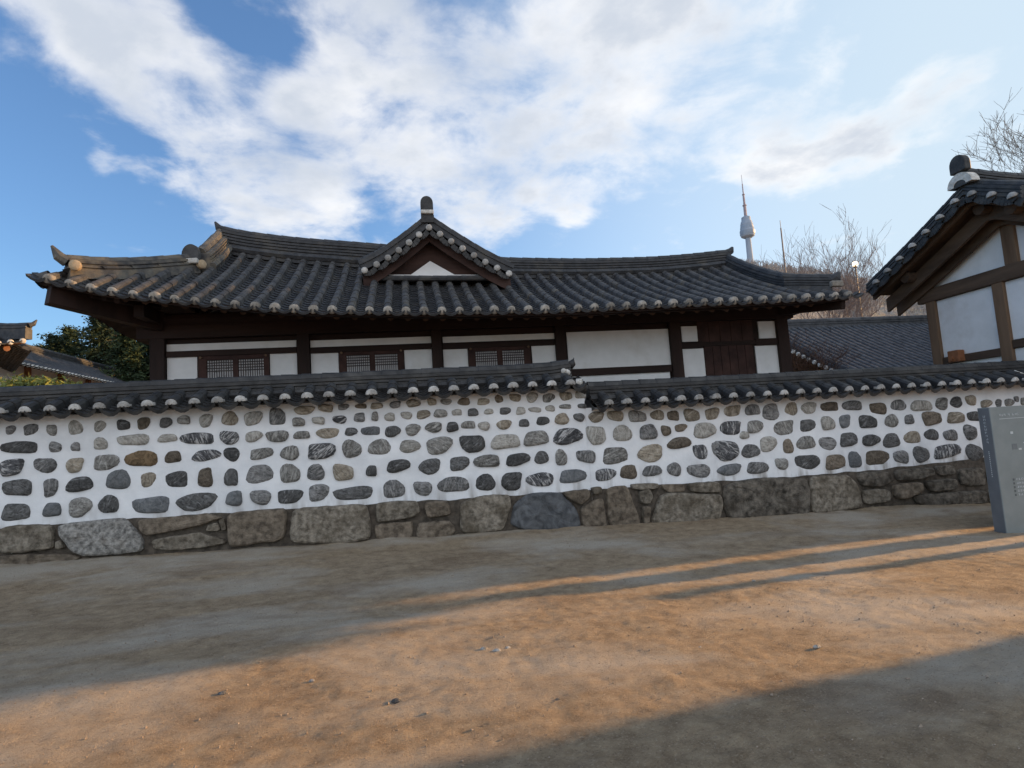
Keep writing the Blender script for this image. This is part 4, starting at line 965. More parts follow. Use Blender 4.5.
# gable wall
Y2, Y1, Y0 = 11.2, 9.66, 8.72
mb = MB(); mb.add([(gx + .08, Y0 - .1, -.6), (gx + .08, Y2 + .1, -.6), (gx + .08, Y2 + .1, GZ(Y2 + .1) - .12), (gx + .08, gry, GZ(gry) - .12), (gx + .08, Y0 - .1, GZ(Y0 - .1) - .12)], [(0, 1, 2, 3, 4)])
mb.add([(gx + .08, Y2 + .1, -.6), (gend - .6, Y2 + .1, -.6), (gend - .6, Y2 + .1, 4.3), (gx + .08, Y2 + .1, 4.3)], [(0, 1, 2, 3)])
mb.add([(gx + .08, Y0 - .1, -.6), (gend - .6, Y0 - .1, -.6), (gend - .6, Y0 - .1, 4.3), (gx + .08, Y0 - .1, 4.3)], [(3, 2, 1, 0)])
mb.build('wall_frame', GWOODH, GATE)
for y in (Y2, Y1, Y0):
    mb = MB(); mb.box((gx - .05, y - .115, -.5), (gx + .07, y + .115, 4.0)); mb.build('post', GWOOD, GATE, bevel=.012)
mb = MB(); mb.box((gx - .07, Y0 - .3, 3.93), (gx + .075, Y2 + .3, 4.22)); mb.build('tie_beam', GWOODH, GATE, bevel=.02)
mb = MB(); mb.box((gx - .04, gry - .0 - .13, 4.22), (gx + .075, gry + .13, 5.3)); mb.build('king_post', GWOOD, GATE, bevel=.012)
def gpanel(y0, y1, z0, z1, name='plaster_panel'):
    mb = MB(); mb.box((gx + .02, y0, z0), (gx + .06, y1, z1)); mb.build(name, PANEL, GATE)
gpanel(Y1 + .116, Y2 - .116, 2.66, 3.92); gpanel(Y0 + .116, Y1 - .116, 2.78, 3.92); gpanel(Y0 + .116, Y1 - .116, .5, 2.6)
gpanel(Y1 + .116, Y2 - .116, .5, 2.5)
for y0, y1, z in ((Y1 + .116, Y2 - .116, 2.58), (Y0 + .116, Y1 - .116, 2.69)):
    mb = MB(); mb.box((gx - .03, y0, z - .08), (gx + .065, y1, z + .08)); mb.build('rail', GWOODH, GATE, bevel=.01)
for y0, y1 in ((gry + .131, 11.3), (8.6, gry - .131)):
    mb = MB(); ya, yb = y0, y1; f = lambda y: max(4.223, GZ(y) - .4)
    n = 8; tp = [(gx + .03, ya + (yb - ya) * k / n, f(ya + (yb - ya) * k / n)) for k in range(n + 1)]; bt = [(p[0], p[1], 4.222) for p in tp]
    mb.add(tp + bt, [(k, k + 1, n + 2 + k, n + 1 + k) for k in range(n)]); mb.build('gable_plaster', PANEL, GATE)
OR_W = noisy('orange_wood', (.2, .08, .035), (.3, .13, .06), 5, .7, .2, 30)
p = atX(957, 356, gx - .08); mb = MB(); mb.box(p - Vector((.1, .13, .12)), p + Vector((.06, .13, .12))); bb = mb.build('beam_end', OR_W, GATE, bevel=.015)
mb = MB(); mb.tube([p + Vector((-.1, .03, -.05)), p + Vector((-.13, .03, -.05))], .045, 10); mb.build('peg', OR_W, bb)

# ------------------------------------------------------------------ houses further back
def far_house(O, ang, length, run, ze, zr, lab, wallh, pitch=.3, overL=.5, wood=GWOOD, tile=TILE, endm=None, hipl=0.0, lift=.0, body=True, rr=.066, ends=True, ins=.8):
    """gable-roofed tiled house: eave starts at O, runs along angle ang, slope rises to the left of that direction"""
    U = Vector((math.cos(ang), math.sin(ang), 0)); D = Vector((-math.sin(ang), math.cos(ang), 0)); O = Vector((O[0], O[1], 0))
    c = O + U * length / 2 + D * run
    T = thing('tiled_house', (c.x, c.y, 0), lab, 'house')
    def lf(u): return lift * (max(0, 1 - u / 2.5) ** 2 + max(0, 1 - (length - u) / 2.5) ** 2)
    def P(u, d):
        t = d / run; return O + U * u + D * d + Vector((0, 0, ze + (zr - ze) * t - .1 * 4 * t * (1 - t) + lf(u)))
    def dm(u): return run if not hipl else min(run, (u) * run / hipl, (length - u) * run / hipl)
    us = frange(.15, length, pitch); a, b = MB(), MB()
    roof_rows(a, b, P, U, us, dm, pitch, course=.4, tcourse=.25, r=rr)
    a.add(b.v, b.f)
    a.grid(lambda u, k: P(u, dm(u) * k) + D * 2 * (run - dm(u) * k), [length * i / 20 for i in range(21)], [i / 4 for i in range(5)], flip=True)
    rf = a.build('roof', tile, T)
    mb = MB(); mb.grid(lambda u, k: P(u, .05 + max(0, dm(u) - .05) * k) - Vector((0, 0, .12)), [length * i / 20 for i in range(21)], [0, .5, .97], flip=True); mb.build('soffit', wood, T)
    mb = MB(); h0 = hipl; pth = [P(h0 + (length - 2 * h0) * i / 12, run) + Vector((0, 0, .0)) for i in range(13)]
    mb.sweep(pth, stack_prof(.3, .3, 3, -.1)); seg_tube(mb, [p + Vector((0, 0, .3)) for p in pth], .085, .4); mb.build('main_ridge', tile, rf)
    if ends:
        dome = dome_mesh('tile_end', -D, .085, .03, endm or ENDPLASTER)
        for u in us[:90]: inst('tile_end', dome, P(u, -.04), rf)
    if body:
        mb = MB(); q = [O + U * a_ + D * b_ for a_, b_ in ((ins, .9), (length - ins, .9), (length - ins, 2 * run - .9), (ins, 2 * run - .9))]
        mb.add([(p.x, p.y, -1) for p in q] + [(p.x, p.y, ze + .3) for p in q], [(0, 1, 5, 4), (1, 2, 6, 5), (2, 3, 7, 6), (3, 0, 4, 7)]); mb.build('wall', PANEL, T)
        for u in [ins + (length - 2 * ins) * i / max(1, round((length - 2 * ins) / 2.4)) for i in range(max(1, round((length - 2 * ins) / 2.4)) + 1)]:
            p = O + U * u + D * .86; mb = MB(); mb.box((p.x - .12, p.y - .12, -1), (p.x + .12, p.y + .12, ze + .2)); mb.build('post', wood, T)
    return T, rf, P, U, D
# behind the long house, right
BT, BR, BP, BU, BD = far_house((15.0, 17.6), 0, 20, 5.8, 2.65, 5.62, 'low house with a wide grey tiled slope glimpsed under the gatehouse eave', 2.4, tile=noisy('back_roof_tile', (.06, .062, .068), (.12, .12, .125), 4, .7, .3, 30), ends=False, endm=ENDGREY)
END_BACK = dome_mesh('tile_end', (-1, 0, 0), .08, .03, ENDPLASTER); mb = MB()
for k in range(20):
    d = .15 + .29 * k; p = BP(0, d) + Vector((-.12, 0, -.03)); inst('tile_end', END_BACK, p, BR)
    mb.tube([p, p + Vector((.4, 0, 0))], .075, 8)
pts = [BP(.12, 5.8 * i / 8) for i in range(9)]; mb.sweep(pts, stack_prof(.3, .18, 3, -.1)); seg_tube(mb, [p + Vector((0, 0, .2)) for p in pts], .075, .3)
mb.build('rake_tiles', TILE, BR)
# left: corner of a near house, catching the sun
WARM = noisy('warm_wood', (.2, .085, .04), (.32, .15, .08), 4, .8, .2, 30)
a1 = R(35); c0 = Vector((-12.05, 21.0, 0)); Ln = 9.0; o1 = c0 - Vector((math.cos(a1), math.sin(a1), 0)) * Ln
T1, R1, P1, U1, D1 = far_house((o1.x, o1.y), a1, Ln, 3.0, 5.4, 6.75, 'sunlit roof corner of a house at the left edge with white tile ends', 3, wood=WARM, hipl=2.2, lift=.3, ins=1.45)
mb = MB(); pth = [P1(Ln - 2.2 * (1 - i / 8), 3.0 * (1 - i / 8) + .02) + Vector((0, 0, .1 + .2 * (i / 8) ** 2)) for i in range(9)]
mb.sweep(pth, stack_prof(.24, .16, 2, -.28)); seg_tube(mb, [p + Vector((0, 0, .19)) for p in pth], .08, .4); tip = pth[-1] + Vector((0, 0, .17)); mb.tube([tip, tip + U1 * .12 + Vector((0, 0, .06)), tip + U1 * .2 + Vector((0, 0, .2))], [.09, .07, .02], 8); mb.build('hip_ridge', TILE, R1)
for u in frange(.5, Ln - .2, .42):
    mb = MB(); mb.tube([P1(u, .2) + Vector((0, 0, -.24)), P1(u, 1.2) + Vector((0, 0, -.24))], .09, 8); mb.build('rafter', WARM, T1)
# end slope of that house
def PE(v, d): return Vector((*(c0 + D1 * v - U1 * d).xy, 5.4 + 1.35 * d / 2.2 - .08 * 4 * (d / 2.2) * (1 - d / 2.2)))
a_, b_ = MB(), MB(); roof_rows(a_, b_, PE, D1, frange(.2, 5.9, .3), lambda v: min(2.2, v * 2.2 / 3, (6 - v) * 2.2 / 3), .3); a_.add(b_.v, b_.f); a_.build('end_slope', TILE, R1)
# left: long roof running away
T2, R2, P2, U2, D2 = far_house((-16.0, 23.5), R(90), 19, 3.0, 6.0, 7.5, 'long dark tiled roof running away behind the left wall below the trees', 4, wood=WARM)

# ------------------------------------------------------------------ vegetation
BARK = noisy('bark', (.06, .045, .036), (.13, .1, .08), 8, .9, .6, 30, stretch=(1, 1, .2))
TWIG = noisy('twig_bark', (.16, .125, .115), (.26, .21, .19), 6, .9, 0)
def bare_tree(base, height, seed, lab, group=None, spread=.5, depth=5, r=.12, twig_mat=TWIG, upb=.25, kids=(2, 4), trunk_f=.3, ncap=2600, rmin=.008):
    rnd = random.Random(seed); T = thing('bare_tree', base, lab, 'tree', group); tr, cr = MB(), MB(); cnt = [0]
    def grow(p, d, ln, rad, lv):
        if cnt[0] > ncap: return
        cnt[0] += 1
        pts = [p]; k = 3; dd = d.copy()
        for i in range(k):
            dd = (dd + Vector((rnd.uniform(-1, 1), rnd.uniform(-1, 1), rnd.uniform(-.6, 1))) * .16).normalized(); pts.append(pts[-1] + dd * ln / k)
        (tr if lv == 0 else cr).tube(pts, [rad * (1 - .4 * i / k) for i in range(k + 1)], 7 if lv < 2 else (4 if lv < 4 else 3), cap=lv < 2)
        if lv >= depth: return
        for j in range(rnd.randint(*kids) + (1 if lv == 0 else 0)):
            t = rnd.uniform(.35, 1.0) if j else 1.0; q = pts[min(k, int(t * k + .5))]
            nd_ = (dd + Vector((rnd.uniform(-1, 1), rnd.uniform(-1, 1), rnd.uniform(-.35, .6) + upb)) * (spread + .12 * lv)).normalized()
            grow(q, nd_, ln * rnd.uniform(.58, .85), max(rmin, rad * rnd.uniform(.42, .62)), lv + 1)
    grow(Vector(base), Vector((0, 0, 1)), height * trunk_f, r, 0)
    top = max(v[2] for v in cr.v); k = (height) / (top - base[2])
    for q in (tr, cr): q.v = [(base[0] + (v[0] - base[0]) * k, base[1] + (v[1] - base[1]) * k, base[2] + (v[2] - base[2]) * k) for v in q.v]
    tr.build('trunk', BARK, T); cr.build('branches', twig_mat, T); return T
def leafmat(name, c1, c2, trans=.3):
    M = noisy(name, c1, c2, 1.5, .7, 0, detail=4, spec=.2); b = M.node_tree.nodes['Principled BSDF']
    return M
NEEDLE = leafmat('dark_needles', (.012, .022, .012), (.03, .047, .023)); NEEDLE_B = leafmat('brownish_needles', (.05, .034, .024), (.09, .062, .044)); NEEDLE_Y = leafmat('pine_needles', (.09, .12, .03), (.17, .19, .055))
NEEDLE_M = leafmat('green_needles', (.018, .032, .014), (.045, .065, .028))
def evergreen(base, h, rad, seed, lab, m_=NEEDLE, name='evergreen_tree', cat='tree', group=None, n=1500, crown0=.15, conic=True, leaf=.22):
    rnd = random.Random(seed); T = thing(name, base, lab, cat, group); B = Vector(base); tr = MB(); cr = MB()
    tr.tube([B, B + Vector((.05, 0, h * .5)), B + Vector((0, .05, h * .95))], [h * .025 + .04, h * .018, .02], 8)
    # limbs carry the clumps
    nl = 34; clumps = []
    for k in range(nl):
        t = crown0 + (1 - crown0) * (k + .5) / nl; a = k * 2.4 + rnd.uniform(-.4, .4)
        rr = rad * ((1 - t) ** .75 + .07 if conic else math.sqrt(max(.03, 1 - (2 * (t - crown0) / (1 - crown0) - .9) ** 2))) * rnd.uniform(.6, 1.15)
        tip_ = B + Vector((math.cos(a) * rr, math.sin(a) * rr, h * t + rnd.uniform(-.2, .25) * h * .06)); st = B + Vector((0, 0, h * (t - .03)))
        tr.tube([st, tip_], [.035 + .01 * h * (1 - t), .01], 4)
        for j in range(4): clumps.append((st.lerp(tip_, .3 + .24 * j), .14 * rad + .22 * rr * .6))
    per = max(3, n // len(clumps))
    for c, cs in clumps:
        for j in range(per):
            o = Vector((rnd.gauss(0, 1), rnd.gauss(0, 1), rnd.gauss(0, .6))) * cs * .6; p = c + o
            d1 = Vector((rnd.uniform(-1, 1), rnd.uniform(-1, 1), rnd.uniform(-.5, .8))).normalized(); d2 = d1.cross(Vector((rnd.uniform(-1, 1), rnd.uniform(-1, 1), rnd.uniform(-1, 1)))).normalized()
            s_ = leaf * rnd.uniform(.5, 1.2)
            cr.add([p - d1 * s_, p - d2 * s_ * .35, p + d1 * s_, p + d2 * s_ * .35], [(0, 1, 2, 3)])
    tr.build('trunk', BARK, T); cr.build('crown', m_, T); return T
# evergreens beyond the left roofs
def ev(px, pyt, Y, rad, seed, lab, m_=NEEDLE, n=11000, leaf=.15):
    t = atY(px, pyt, Y); return evergreen((t.x, Y, 0), t.z, rad, seed, lab, m_, n=n, crown0=.3, leaf=leaf, group='evergreens beyond the left roofs')
ev(98, 318, 44, 3.0, 1, 'tallest dark evergreen between the left roof corner and the house')
ev(70, 328, 46, 2.8, 2, 'dark evergreen rising above the middle of the long left roof', NEEDLE_M)
ev(55, 336, 43, 2.4, 3, 'lower dark evergreen nearest the sunlit roof corner', NEEDLE)
ev(112, 326, 47, 2.6, 4, 'brownish evergreen just left of the house corner post', NEEDLE_B)
ev(128, 330, 40, 2.9, 5, 'dark evergreen partly behind the left corner post of the house', NEEDLE_M)
ev(148, 326, 42, 2.6, 6, 'dark evergreen under the left eave close to the corner post', NEEDLE)
ev(42, 345, 52, 2.0, 7, 'small dark evergreen peeping beside the sunlit roof corner', NEEDLE)
# clipped pine top catching the sun behind the wall, left
mbp = thing('pine_shrub', (-9.4, 17, 0), 'yellow green pine shrub top catching the sun above the left wall', 'shrub')
rnd = random.Random(11); cr = MB(); tr = MB()
for k in range(26):
    px = rnd.uniform(8, 74); hgt = 383 + 4 * ((px - 40) / 34) ** 2 + rnd.uniform(-1.5, 3)
    c = atY(px, hgt, 17 + rnd.uniform(-.5, .5)); tr.tube([(c.x * .3 - 9.4 * .7, 17, 2), c], [.05, .015], 5)
    for j in range(110):
        p = c + Vector((rnd.gauss(0, .22), rnd.gauss(0, .22), rnd.gauss(-.1, .11))); d1 = Vector((rnd.uniform(-1, 1), rnd.uniform(-1, 1), rnd.uniform(0, 1))).normalized(); d2 = d1.cross(Vector((.3, .7, rnd.uniform(-1, 1)))).normalized(); s_ = rnd.uniform(.05, .11)
        cr.add([p - d1 * s_, p - d2 * s_ * .3, p + d1 * s_, p + d2 * s_ * .3], [(0, 1, 2, 3)])
tr.tube([(-9.4, 17, 0), (-9.4, 17, 2.2)], [.12, .08], 8)
tr.build('trunk', BARK, mbp); cr.build('crown', NEEDLE_Y, mbp)
# bare trees between the house and the gatehouse
def bt(px, pyt, Y, seed, lab, **kw):
    t = atY(px, pyt, Y); return bare_tree((t.x, Y, 0), t.z, seed, lab, **kw)
bt(815, 212, 30, 21, 'bare twiggy tree with upright shoots beside the warm glint', spread=.42, r=.11, depth=6, ncap=3800, group='bare trees behind the houses')
bt(780, 235, 32, 22, 'bare twiggy tree right beside the distant tower shaft', spread=.42, r=.1, depth=6, ncap=3000, group='bare trees behind the houses')
bt(846, 245, 28, 23, 'lower bare twiggy tree between the roof end and the gatehouse roof', spread=.55, r=.1, depth=6, ncap=3000, group='bare trees behind the houses')
bt(1034, 92, 17, 33, 'bare winter tree spreading above the gatehouse ridge', spread=.5, r=.15, depth=8, ncap=14000, rmin=.007, twig_mat=noisy('pale_twigs', (.17, .15, .13), (.27, .24, .21), 6, .9, 0))
bt(812, 322, 13.6, 25, 'small brown leafless tree in the gap right of the house', spread=.8, r=.06, upb=.0, trunk_f=.45, depth=6, ncap=5000, rmin=.005, twig_mat=noisy('brown_twigs', (.07, .04, .03), (.13, .075, .055), 6, .9, 0))
# unseen evergreens added at the right to shade the house roof
for i, (x_, y_, h_, r_) in enumerate(((20.5, 13.0, 8.3, 2.7), (22.3, 14.9, 9.1, 2.7), (26.0, 17.2, 11.0, 3.0))):
    evergreen((x_, y_, 0), h_, r_, 40 + i, ('lowest of the three unseen evergreens added to shade the house roof', 'middle of the three unseen evergreens added to shade the house roof', 'tallest of the three unseen evergreens added to shade the house roof')[i], NEEDLE_M, n=16000, crown0=.1, leaf=.32, conic=False)

# unseen tree added beyond the gatehouse; trunk and crown shade the left path
evergreen((16.1, 8.5, gz(16, 8)), 6.1, 1.1, 77, 'unseen round-headed evergreen added to shade the left of the path', NEEDLE_M, n=9000, crown0=.64, leaf=.16, conic=False)
# unseen evergreens added behind the long house to shade the long left roof
for i, (x_, y_, h_) in enumerate(((-4.5, 26.5, 9.6), (-3.5, 30.5, 10.6), (-4.2, 34.5, 11.2), (-2.8, 39, 12.5), (-1.5, 44, 13.5), (-1, 49, 14.5))):
    evergreen((x_, y_, 0), h_, 2.9, 60 + i, 'unseen evergreen added behind the long house to shade the left roof', NEEDLE_M, n=9000, crown0=.1, leaf=.36, conic=False, group='unseen evergreens added to shade the left roof')

# ------------------------------------------------------------------ hill and tower
HILLM = noisy('hazed_winter_hillside', (.17, .16, .15), (.3, .285, .26), .05, .95, .8, .3, c3=(.13, .14, .1), s3=.02, bdist=4.0)  # pale tones also carry the haze of distance
mb = MB()
def hz(x, y):
    e = max(0, min(1, (x - 60) / 260)); e = e * e * (3 - 2 * e)
    f = max(0, min(1, (y - 330) / 520)); f = f * f * (3 - 2 * f)
    g = 1 - .8 * max(0, min(1, (y - 950) / 900))
    return ((250 - 60 * max(0, min(1, (x / max(y, 1) - .68) / .3))) * e * f * g + 14 * e * f * noise.noise((x * .006, y * .006, 0)) + 9 * e * f * noise.noise((x * .03, y * .03, 5)) + 5 * e * f * noise.noise((x * .11, y * .11, 8))) - 1.0
mb.grid(lambda x_, y: Vector((x_, y, hz(x_, y))), [40 + 9 * i for i in range(190)], [320 + 12 * i for i in range(130)])
o = mb.build('hill', HILLM, smooth=True); label(o, kind='structure')
# winter woodland on the crest, one uncountable mass
rnd = random.Random(5); mb = MB()
for k in range(5200):
    x_ = rnd.uniform(380, 1100); y = rnd.uniform(620, 930); z = hz(x_, y); h_ = rnd.uniform(6, 13)
    mb.tube([(x_, y, z - 1), (x_ + rnd.uniform(-1, 1), y, z + h_)], [.5, .1], 3, cap=False)
    for j in range(4):
        a = rnd.uniform(0, 6.28); q = z + h_ * rnd.uniform(.3, .8); l_ = rnd.uniform(2, 4.5); mb.tube([(x_, y, q), (x_ + math.cos(a) * l_, y + math.sin(a) * l_, q + l_ * .8)], [.35, .08], 3, cap=False)
o = mb.build('hillside_woodland', noisy('hazed_winter_wood', (.24, .225, .215), (.36, .34, .33), .1, .95, 0)); label(o, 'pale leafless woodland covering the distant hill crest', 'woodland', kind='stuff')  # paleness of the bare wood includes distance haze

TC = noisy('hazed_tower_concrete', (.29, .34, .41), (.34, .39, .46), .1, .8, 0); TG = noisy('hazed_tower_glass', (.24, .29, .36), (.3, .35, .42), .2, .5, 0); TM = noisy('hazed_mast_paint', (.26, .2, .22), (.36, .3, .32), .3, .7, 0)  # pale bluish tones hold the distance haze, no air volume
tb = atY(750, 262, 900); tx = tb.x + 1
TOW = thing('observation_tower', (tx, 900, hz(tx, 900)), 'distant pale observation tower with a needle mast above the roof ridge', 'tower')
def zt_(py): return atY(746, py, 900).z
def lathe(mb, prof, cx, cy, n=24):
    vs = []; fs = []
    for r_, z in prof:
        for k in range(n): vs.append((cx + r_ * math.cos(2 * math.pi * k / n), cy + r_ * math.sin(2 * math.pi * k / n), z))
    for i in range(len(prof) - 1):
        for k in range(n): fs.append((i * n + k, i * n + (k + 1) % n, (i + 1) * n + (k + 1) % n, (i + 1) * n + k))
    fs.append(tuple(range(n - 1, -1, -1))); fs.append(tuple((len(prof) - 1) * n + k for k in range(n))); mb.add(vs, fs)
mb = MB(); lathe(mb, [(5.6, hz(tx, 900) - 4), (4.6, zt_(245)), (4.4, zt_(237))], tx, 900); mb.build('shaft', TC, TOW, smooth=False)
mb = MB(); lathe(mb, [(6.4, zt_(238)), (10.8, zt_(236.5)), (11.7, zt_(235)), (12, zt_(230.5)), (10.8, zt_(229.5)), (11.2, zt_(229)), (10, zt_(225.5)), (10.3, zt_(225)), (8.8, zt_(221.5)), (7.6, zt_(221)), (7.4, zt_(217.5)), (4.5, zt_(216.5))], tx, 900); pod = mb.build('observation_pod', TC, TOW)
mb = MB(); lathe(mb, [(12.1, zt_(234.6)), (12.4, zt_(231.2))], tx, 900); lathe(mb, [(11.1, zt_(228.4)), (10.5, zt_(226.2))], tx, 900); mb.build('window_band', TG, pod)
mb = MB(); lathe(mb, [(2.6, zt_(216.5)), (2.4, zt_(206))], tx, 900, 8); lathe(mb, [(3.4, zt_(206)), (3.4, zt_(205))], tx, 900, 8); lathe(mb, [(1.9, zt_(205)), (1.6, zt_(195))], tx, 900, 8); lathe(mb, [(2.3, zt_(195)), (2.3, zt_(194.3))], tx, 900, 8); lathe(mb, [(1.0, zt_(194.3)), (.8, zt_(184))], tx, 900, 8); lathe(mb, [(.45, zt_(184)), (.3, zt_(175))], tx, 900, 6); mb.build('mast', TM, TOW)
# mast beside the trees
mt = atY(780, 228, 60); T = thing('aerial_pole', (mt.x, 60, 0), 'thin dark pole standing up among the bare twigs', 'pole')
mb = MB(); mb.tube([(mt.x, 60, 0), (mt.x + .1, 60, mt.z)], [.16, .07], 8); mb.build('pole', mat('pole_paint', (.12, .11, .11), .6), T)
mb = MB(); mb.tube([(mt.x + .1, 60, mt.z + .002), (mt.x + .1, 60, mt.z + .9)], .03, 6); mb.build('aerial', mat('arm_paint', (.12, .11, .11), .6), T)
# warm glint between the twigs, built as a guessed glowing globe on a pole
lp = atY(855, 264, 40); T = thing('glint_stand_in', (lp.x, 40, 0), 'small glowing globe standing in for a warm glint between the bare twigs', 'street lamp')
mb = MB(); mb.tube([(lp.x, 40, 0), (lp.x, 40, lp.z - .25)], [.09, .06], 8); mb.build('pole', mat('glint_pole', (.1, .1, .1), .5), T)
gm = mat('glint_glow', (1, .85, .6)); gb = gm.node_tree.nodes['Principled BSDF']; gb.inputs['Emission Color'].default_value = (1, .72, .38, 1); gb.inputs['Emission Strength'].default_value = 5.0
mb = MB(); lathe(mb, [(.2 * math.sin(math.pi * k / 10) + .001, lp.z - .2 * math.cos(math.pi * k / 10)) for k in range(11)], lp.x, 40, 14); mb.build('glint_globe', gm, T, smooth=True)
mb = MB(); lathe(mb, [(.12, lp.z - .3), (.14, lp.z - .22)], lp.x, 40, 12); mb.build('collar', mat('glint_collar', (.1, .1, .1), .5), T)

# ------------------------------------------------------------------ information sign
sx, sy0, sy1, sw, sz0, sz1 = 7.84, 6.96, 7.14, 1.25, -.4, 1.50
SG = thing('information_sign', (sx + sw / 2, 7.07, -.2), 'grey upright information slab with map and pale lettering at the right edge', 'sign')
mb = MB(); mb.box((sx, sy0, sz0), (sx + sw, sy1, sz1)); body = mb.build('slab', SIGN, SG, bevel=.006)
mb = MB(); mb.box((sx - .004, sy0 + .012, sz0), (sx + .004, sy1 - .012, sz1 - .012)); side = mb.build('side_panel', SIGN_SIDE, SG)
rnd = random.Random(3)
mb = MB(); yf = sy0 - .003
def glyph(mb, x_, z, s_):
    """one small syllable block of strokes"""
    for (a, b, c, d) in rnd.sample([(0, .1, .8, .22), (0, .75, .8, .88), (.0, .1, .14, .9), (.66, .1, .8, .9), (.1, .42, .8, .55), (.35, .1, .48, .9)], 3):
        mb.box((x_ + a * s_, yf, z + b * s_), (x_ + c * s_, yf + .0035 + rnd.uniform(0, .001), z + d * s_))
for k in range(9):
    if k not in (3, 5): glyph(mb, sx + .14 + .036 * k, sz1 - .135, .036)
mb.build('title_text', SIGN_INK, body)
mb = MB(); mb.box((sx + .135, yf + .001, sz1 - .172), (sx + .62, yf + .004, sz1 - .166)); mb.build('title_rule', SIGN_INK, body)
mb = MB()
for k in range(26):
    x_ = sx + rnd.uniform(.28, 1.1); z = sz1 - rnd.uniform(.32, .92); q = rnd.uniform(.02, .06); h_ = rnd.uniform(.012, .035)
    mb.box((x_, yf + .0004 * (k % 6), z), (x_ + q, yf + .0038, z + h_))
mb.build('map_print', SIGN_INK, body)
mb = MB()
for a, b, c, d in ((.5, .47, .62, .72), (.7, .4, .85, .6), (.28, .52, .36, .6)):
    mb.box((sx + a, yf - .001, sz1 - d), (sx + c, yf + .0036, sz1 - b))
mb.build('map_blocks', noisy('sign_block_print', (.15, .16, .165), (.19, .2, .205), 4, .7, 0), body)
mb = MB()
for k in range(5):
    for j in range(rnd.randint(5, 7)): glyph(mb, sx + .27 + .042 * j, sz1 - 1.02 - .052 * k, .032)
    for j in range(rnd.randint(3, 6)): glyph(mb, sx + .68 + .042 * j, sz1 - 1.02 - .052 * k, .032)
mb.build('legend_text', SIGN_INK, body)
mb = MB()
for k in range(5): mb.box((sx + .215, yf, sz1 - 1.02 - .052 * k), (sx + .24, yf + .0035, sz1 - .99 - .052 * k))
mb.build('legend_marks', SIGN_DARK, body)
mb = MB(); xs_ = sx - .0065
for k in range(9):
    for (a, b, c, d) in rnd.sample([(0, .1, .8, .22), (0, .75, .8, .88), (.0, .1, .14, .9), (.66, .1, .8, .9), (.1, .42, .8, .55)], 3):
        z = sz1 - .14 - .045 * k; y = 7.065
        mb.box((xs_, y - .036 * c, z + .034 * b), (xs_ + .003, y - .036 * a, z + .034 * d))
mb.build('side_title_text', SIGN_INK, side); mb = MB()
for k in range(14): mb.box((xs_, 7.045, sz1 - .62 - .026 * k), (xs_ + .003, 7.055, sz1 - .605 - .026 * k))
mb.build('side_caption_text', SIGN_INK, side)

# ------------------------------------------------------------------ unseen house added across the path to cast its shadow over it
far_house((15.0, 4.9), R(90), -.01, .01, 0, 0, '', 0) if False else None
OB = thing('tiled_house', (19.5, 2.2, 0), 'unseen house with hipped tiled roof added to shade the path', 'house')
mb = MB(); mb.box((15.0, -.4, -.6), (23.4, 5.56, 3.3)); mb.build('wall', PANEL, OB)
mb = MB(); e0 = [(14.7, -.9, 3.22), (24, -.9, 3.22), (24, 5.62, 3.22), (14.7, 5.62, 3.22)]; rg = [(16.8, 2.3, 5.2), (22.2, 2.3, 5.2)]
mb.add(e0 + rg, [(0, 1, 5, 4), (1, 2, 5), (2, 3, 4, 5), (3, 0, 4), (3, 2, 1, 0)]); mb.build('roof', TILE, OB)
mb = MB(); seg_tube(mb, [Vector((16.7, 2.3, 5.25)), Vector((22.3, 2.3, 5.25))], .15, .4); mb.build('main_ridge', TILE, OB)

# an unseen wooden post, added to throw one of the long streaks of shade
for k, (x_, y_, h_) in enumerate(((13.0, 7.25, 2.4),)):
    T = thing('streak_shadow_post', (x_, y_, gz(x_, y_)), 'unseen wooden post added to throw a streak of shade', 'post')
    mb = MB(); z0 = gz(x_, y_); mb.tube([(x_, y_, z0 - .3), (x_, y_, z0 + h_)], [.12, .1], 12); mb.build('shaft', GWOOD, T); mb = MB(); lathe(mb, [(.13, z0 + h_ + .001), (.13, z0 + h_ + .05), (.05, z0 + h_ + .12)], x_, y_, 12); mb.build('cap', GWOOD, T)

# ------------------------------------------------------------------ loose stones on the path
rnd = random.Random(9)
def loose(px, py, s_, t):
    d = ray(px, py); k = .1
    P = Vector((0, 0, EYE)); 
    while k < 60:
        q = P + d * k
        if q.z <= gz(q.x, q.y): break
        k += .01
    q.z = gz(q.x, q.y); mb = MB(); n = 7; vs = []
    for i, (f, z) in enumerate(((.85, -.3), (1, .1), (.7, .5), (.25, .7))):
        for j in range(n): a = 2 * math.pi * j / n; rr = s_ * f * (1 + .3 * noise.noise((px + j * 3.1, i * 2.0, 1))); vs.append(q + Vector((math.cos(a) * rr * 1.4, math.sin(a) * rr, z * s_)))
    fs = [(i * n + j, i * n + (j + 1) % n, (i + 1) * n + (j + 1) % n, (i + 1) * n + j) for i in range(3) for j in range(n)] + [tuple(3 * n + j for j in range(n))]
    mb.v = []; mb.f = []; mb.add(vs, fs); return mb, q
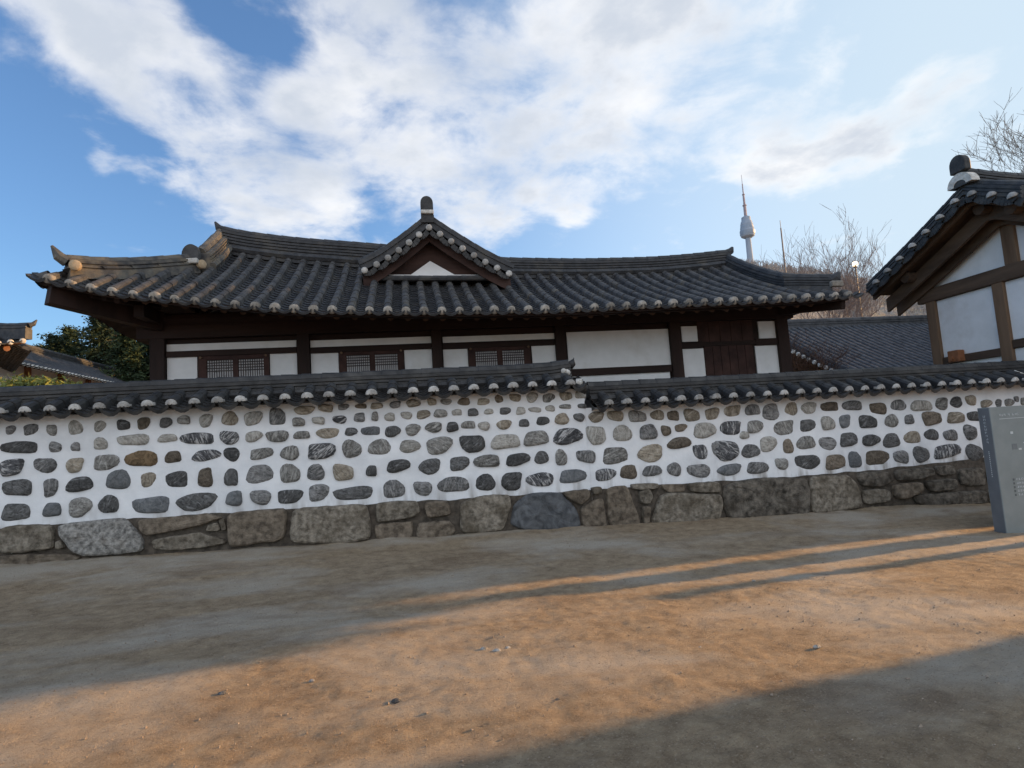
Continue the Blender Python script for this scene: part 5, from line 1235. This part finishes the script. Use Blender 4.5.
PEB = [(396, 702, .022, 'D', 'dark loose stone on the lit earth nearest the camera'), (452, 706, .014, 'b', 'brown pebble on the lit earth right of the dark stone'), (222, 694, .02, 'd', 'dark clod on the earth along the left shadow edge'),
       (312, 681, .015, 'd', 'dark pebble on the lit earth above the dark stone'), (484, 649, .02, 'l', 'pale stone chip at the left of the stone scatter'), (497, 651, .022, 'm', 'largest grey chip of the scatter in the middle of the path'), (508, 648, .016, 'l', 'pale stone chip at the right of the stone scatter'),
       (754, 581, .016, 'l', 'pale chip lying between the two dark shadow streaks'), (817, 647, .02, 'l', 'pale flat chip on the lit earth at the right'), (558, 700, .012, 'b', 'tiny brown pebble on the sunlit earth near the middle'), (700, 648, .012, 'l', 'tiny pale pebble on the sunlit earth right of the middle')]
for px, py, s_, t, lb in PEB:
    mb, q = loose(px, py, s_, t); o = mb.build('loose_stone', STONE[t], None, smooth=False)
    me = o.data
    for v in me.vertices: v.co -= q
    o.location = q; label(o, lb, 'stone', 'loose stones on the path')
# coarse grit scattered over the path
mb = MB()
for k in range(11000):
    x_ = rnd.uniform(-5, 9); y = 2.2 + 6.5 * rnd.random() ** 1.3; s_ = rnd.uniform(.002, .0055) * (1 + (rnd.random() ** 8) * 1.5); z = gz(x_, y) + .03 * noise.noise((x_ * .55, y * .8, 0)) + .012 * noise.noise((x_ * 2.3, y * 2.9, 3))
    p = Vector((x_, y, z + s_ * .3)); v = [p + Vector((rnd.uniform(.6, 1.2) * s_ * a, rnd.uniform(.6, 1.2) * s_ * b, rnd.uniform(.5, 1) * s_ * c)) for a, b, c in ((1, 0, 0), (-1, 0, 0), (0, 1, 0), (0, -1, 0), (0, 0, 1), (0, 0, -1))]
    mb.add(v, [(0, 2, 4), (2, 1, 4), (1, 3, 4), (3, 0, 4), (2, 0, 5), (1, 2, 5), (3, 1, 5), (0, 3, 5)])
o = mb.build('grit', noisy('grit_stone', (.17, .13, .095), (.36, .29, .22), 30, .95, 0)); label(o, 'coarse sandy grit scattered over the earth path', 'grit', kind='stuff')
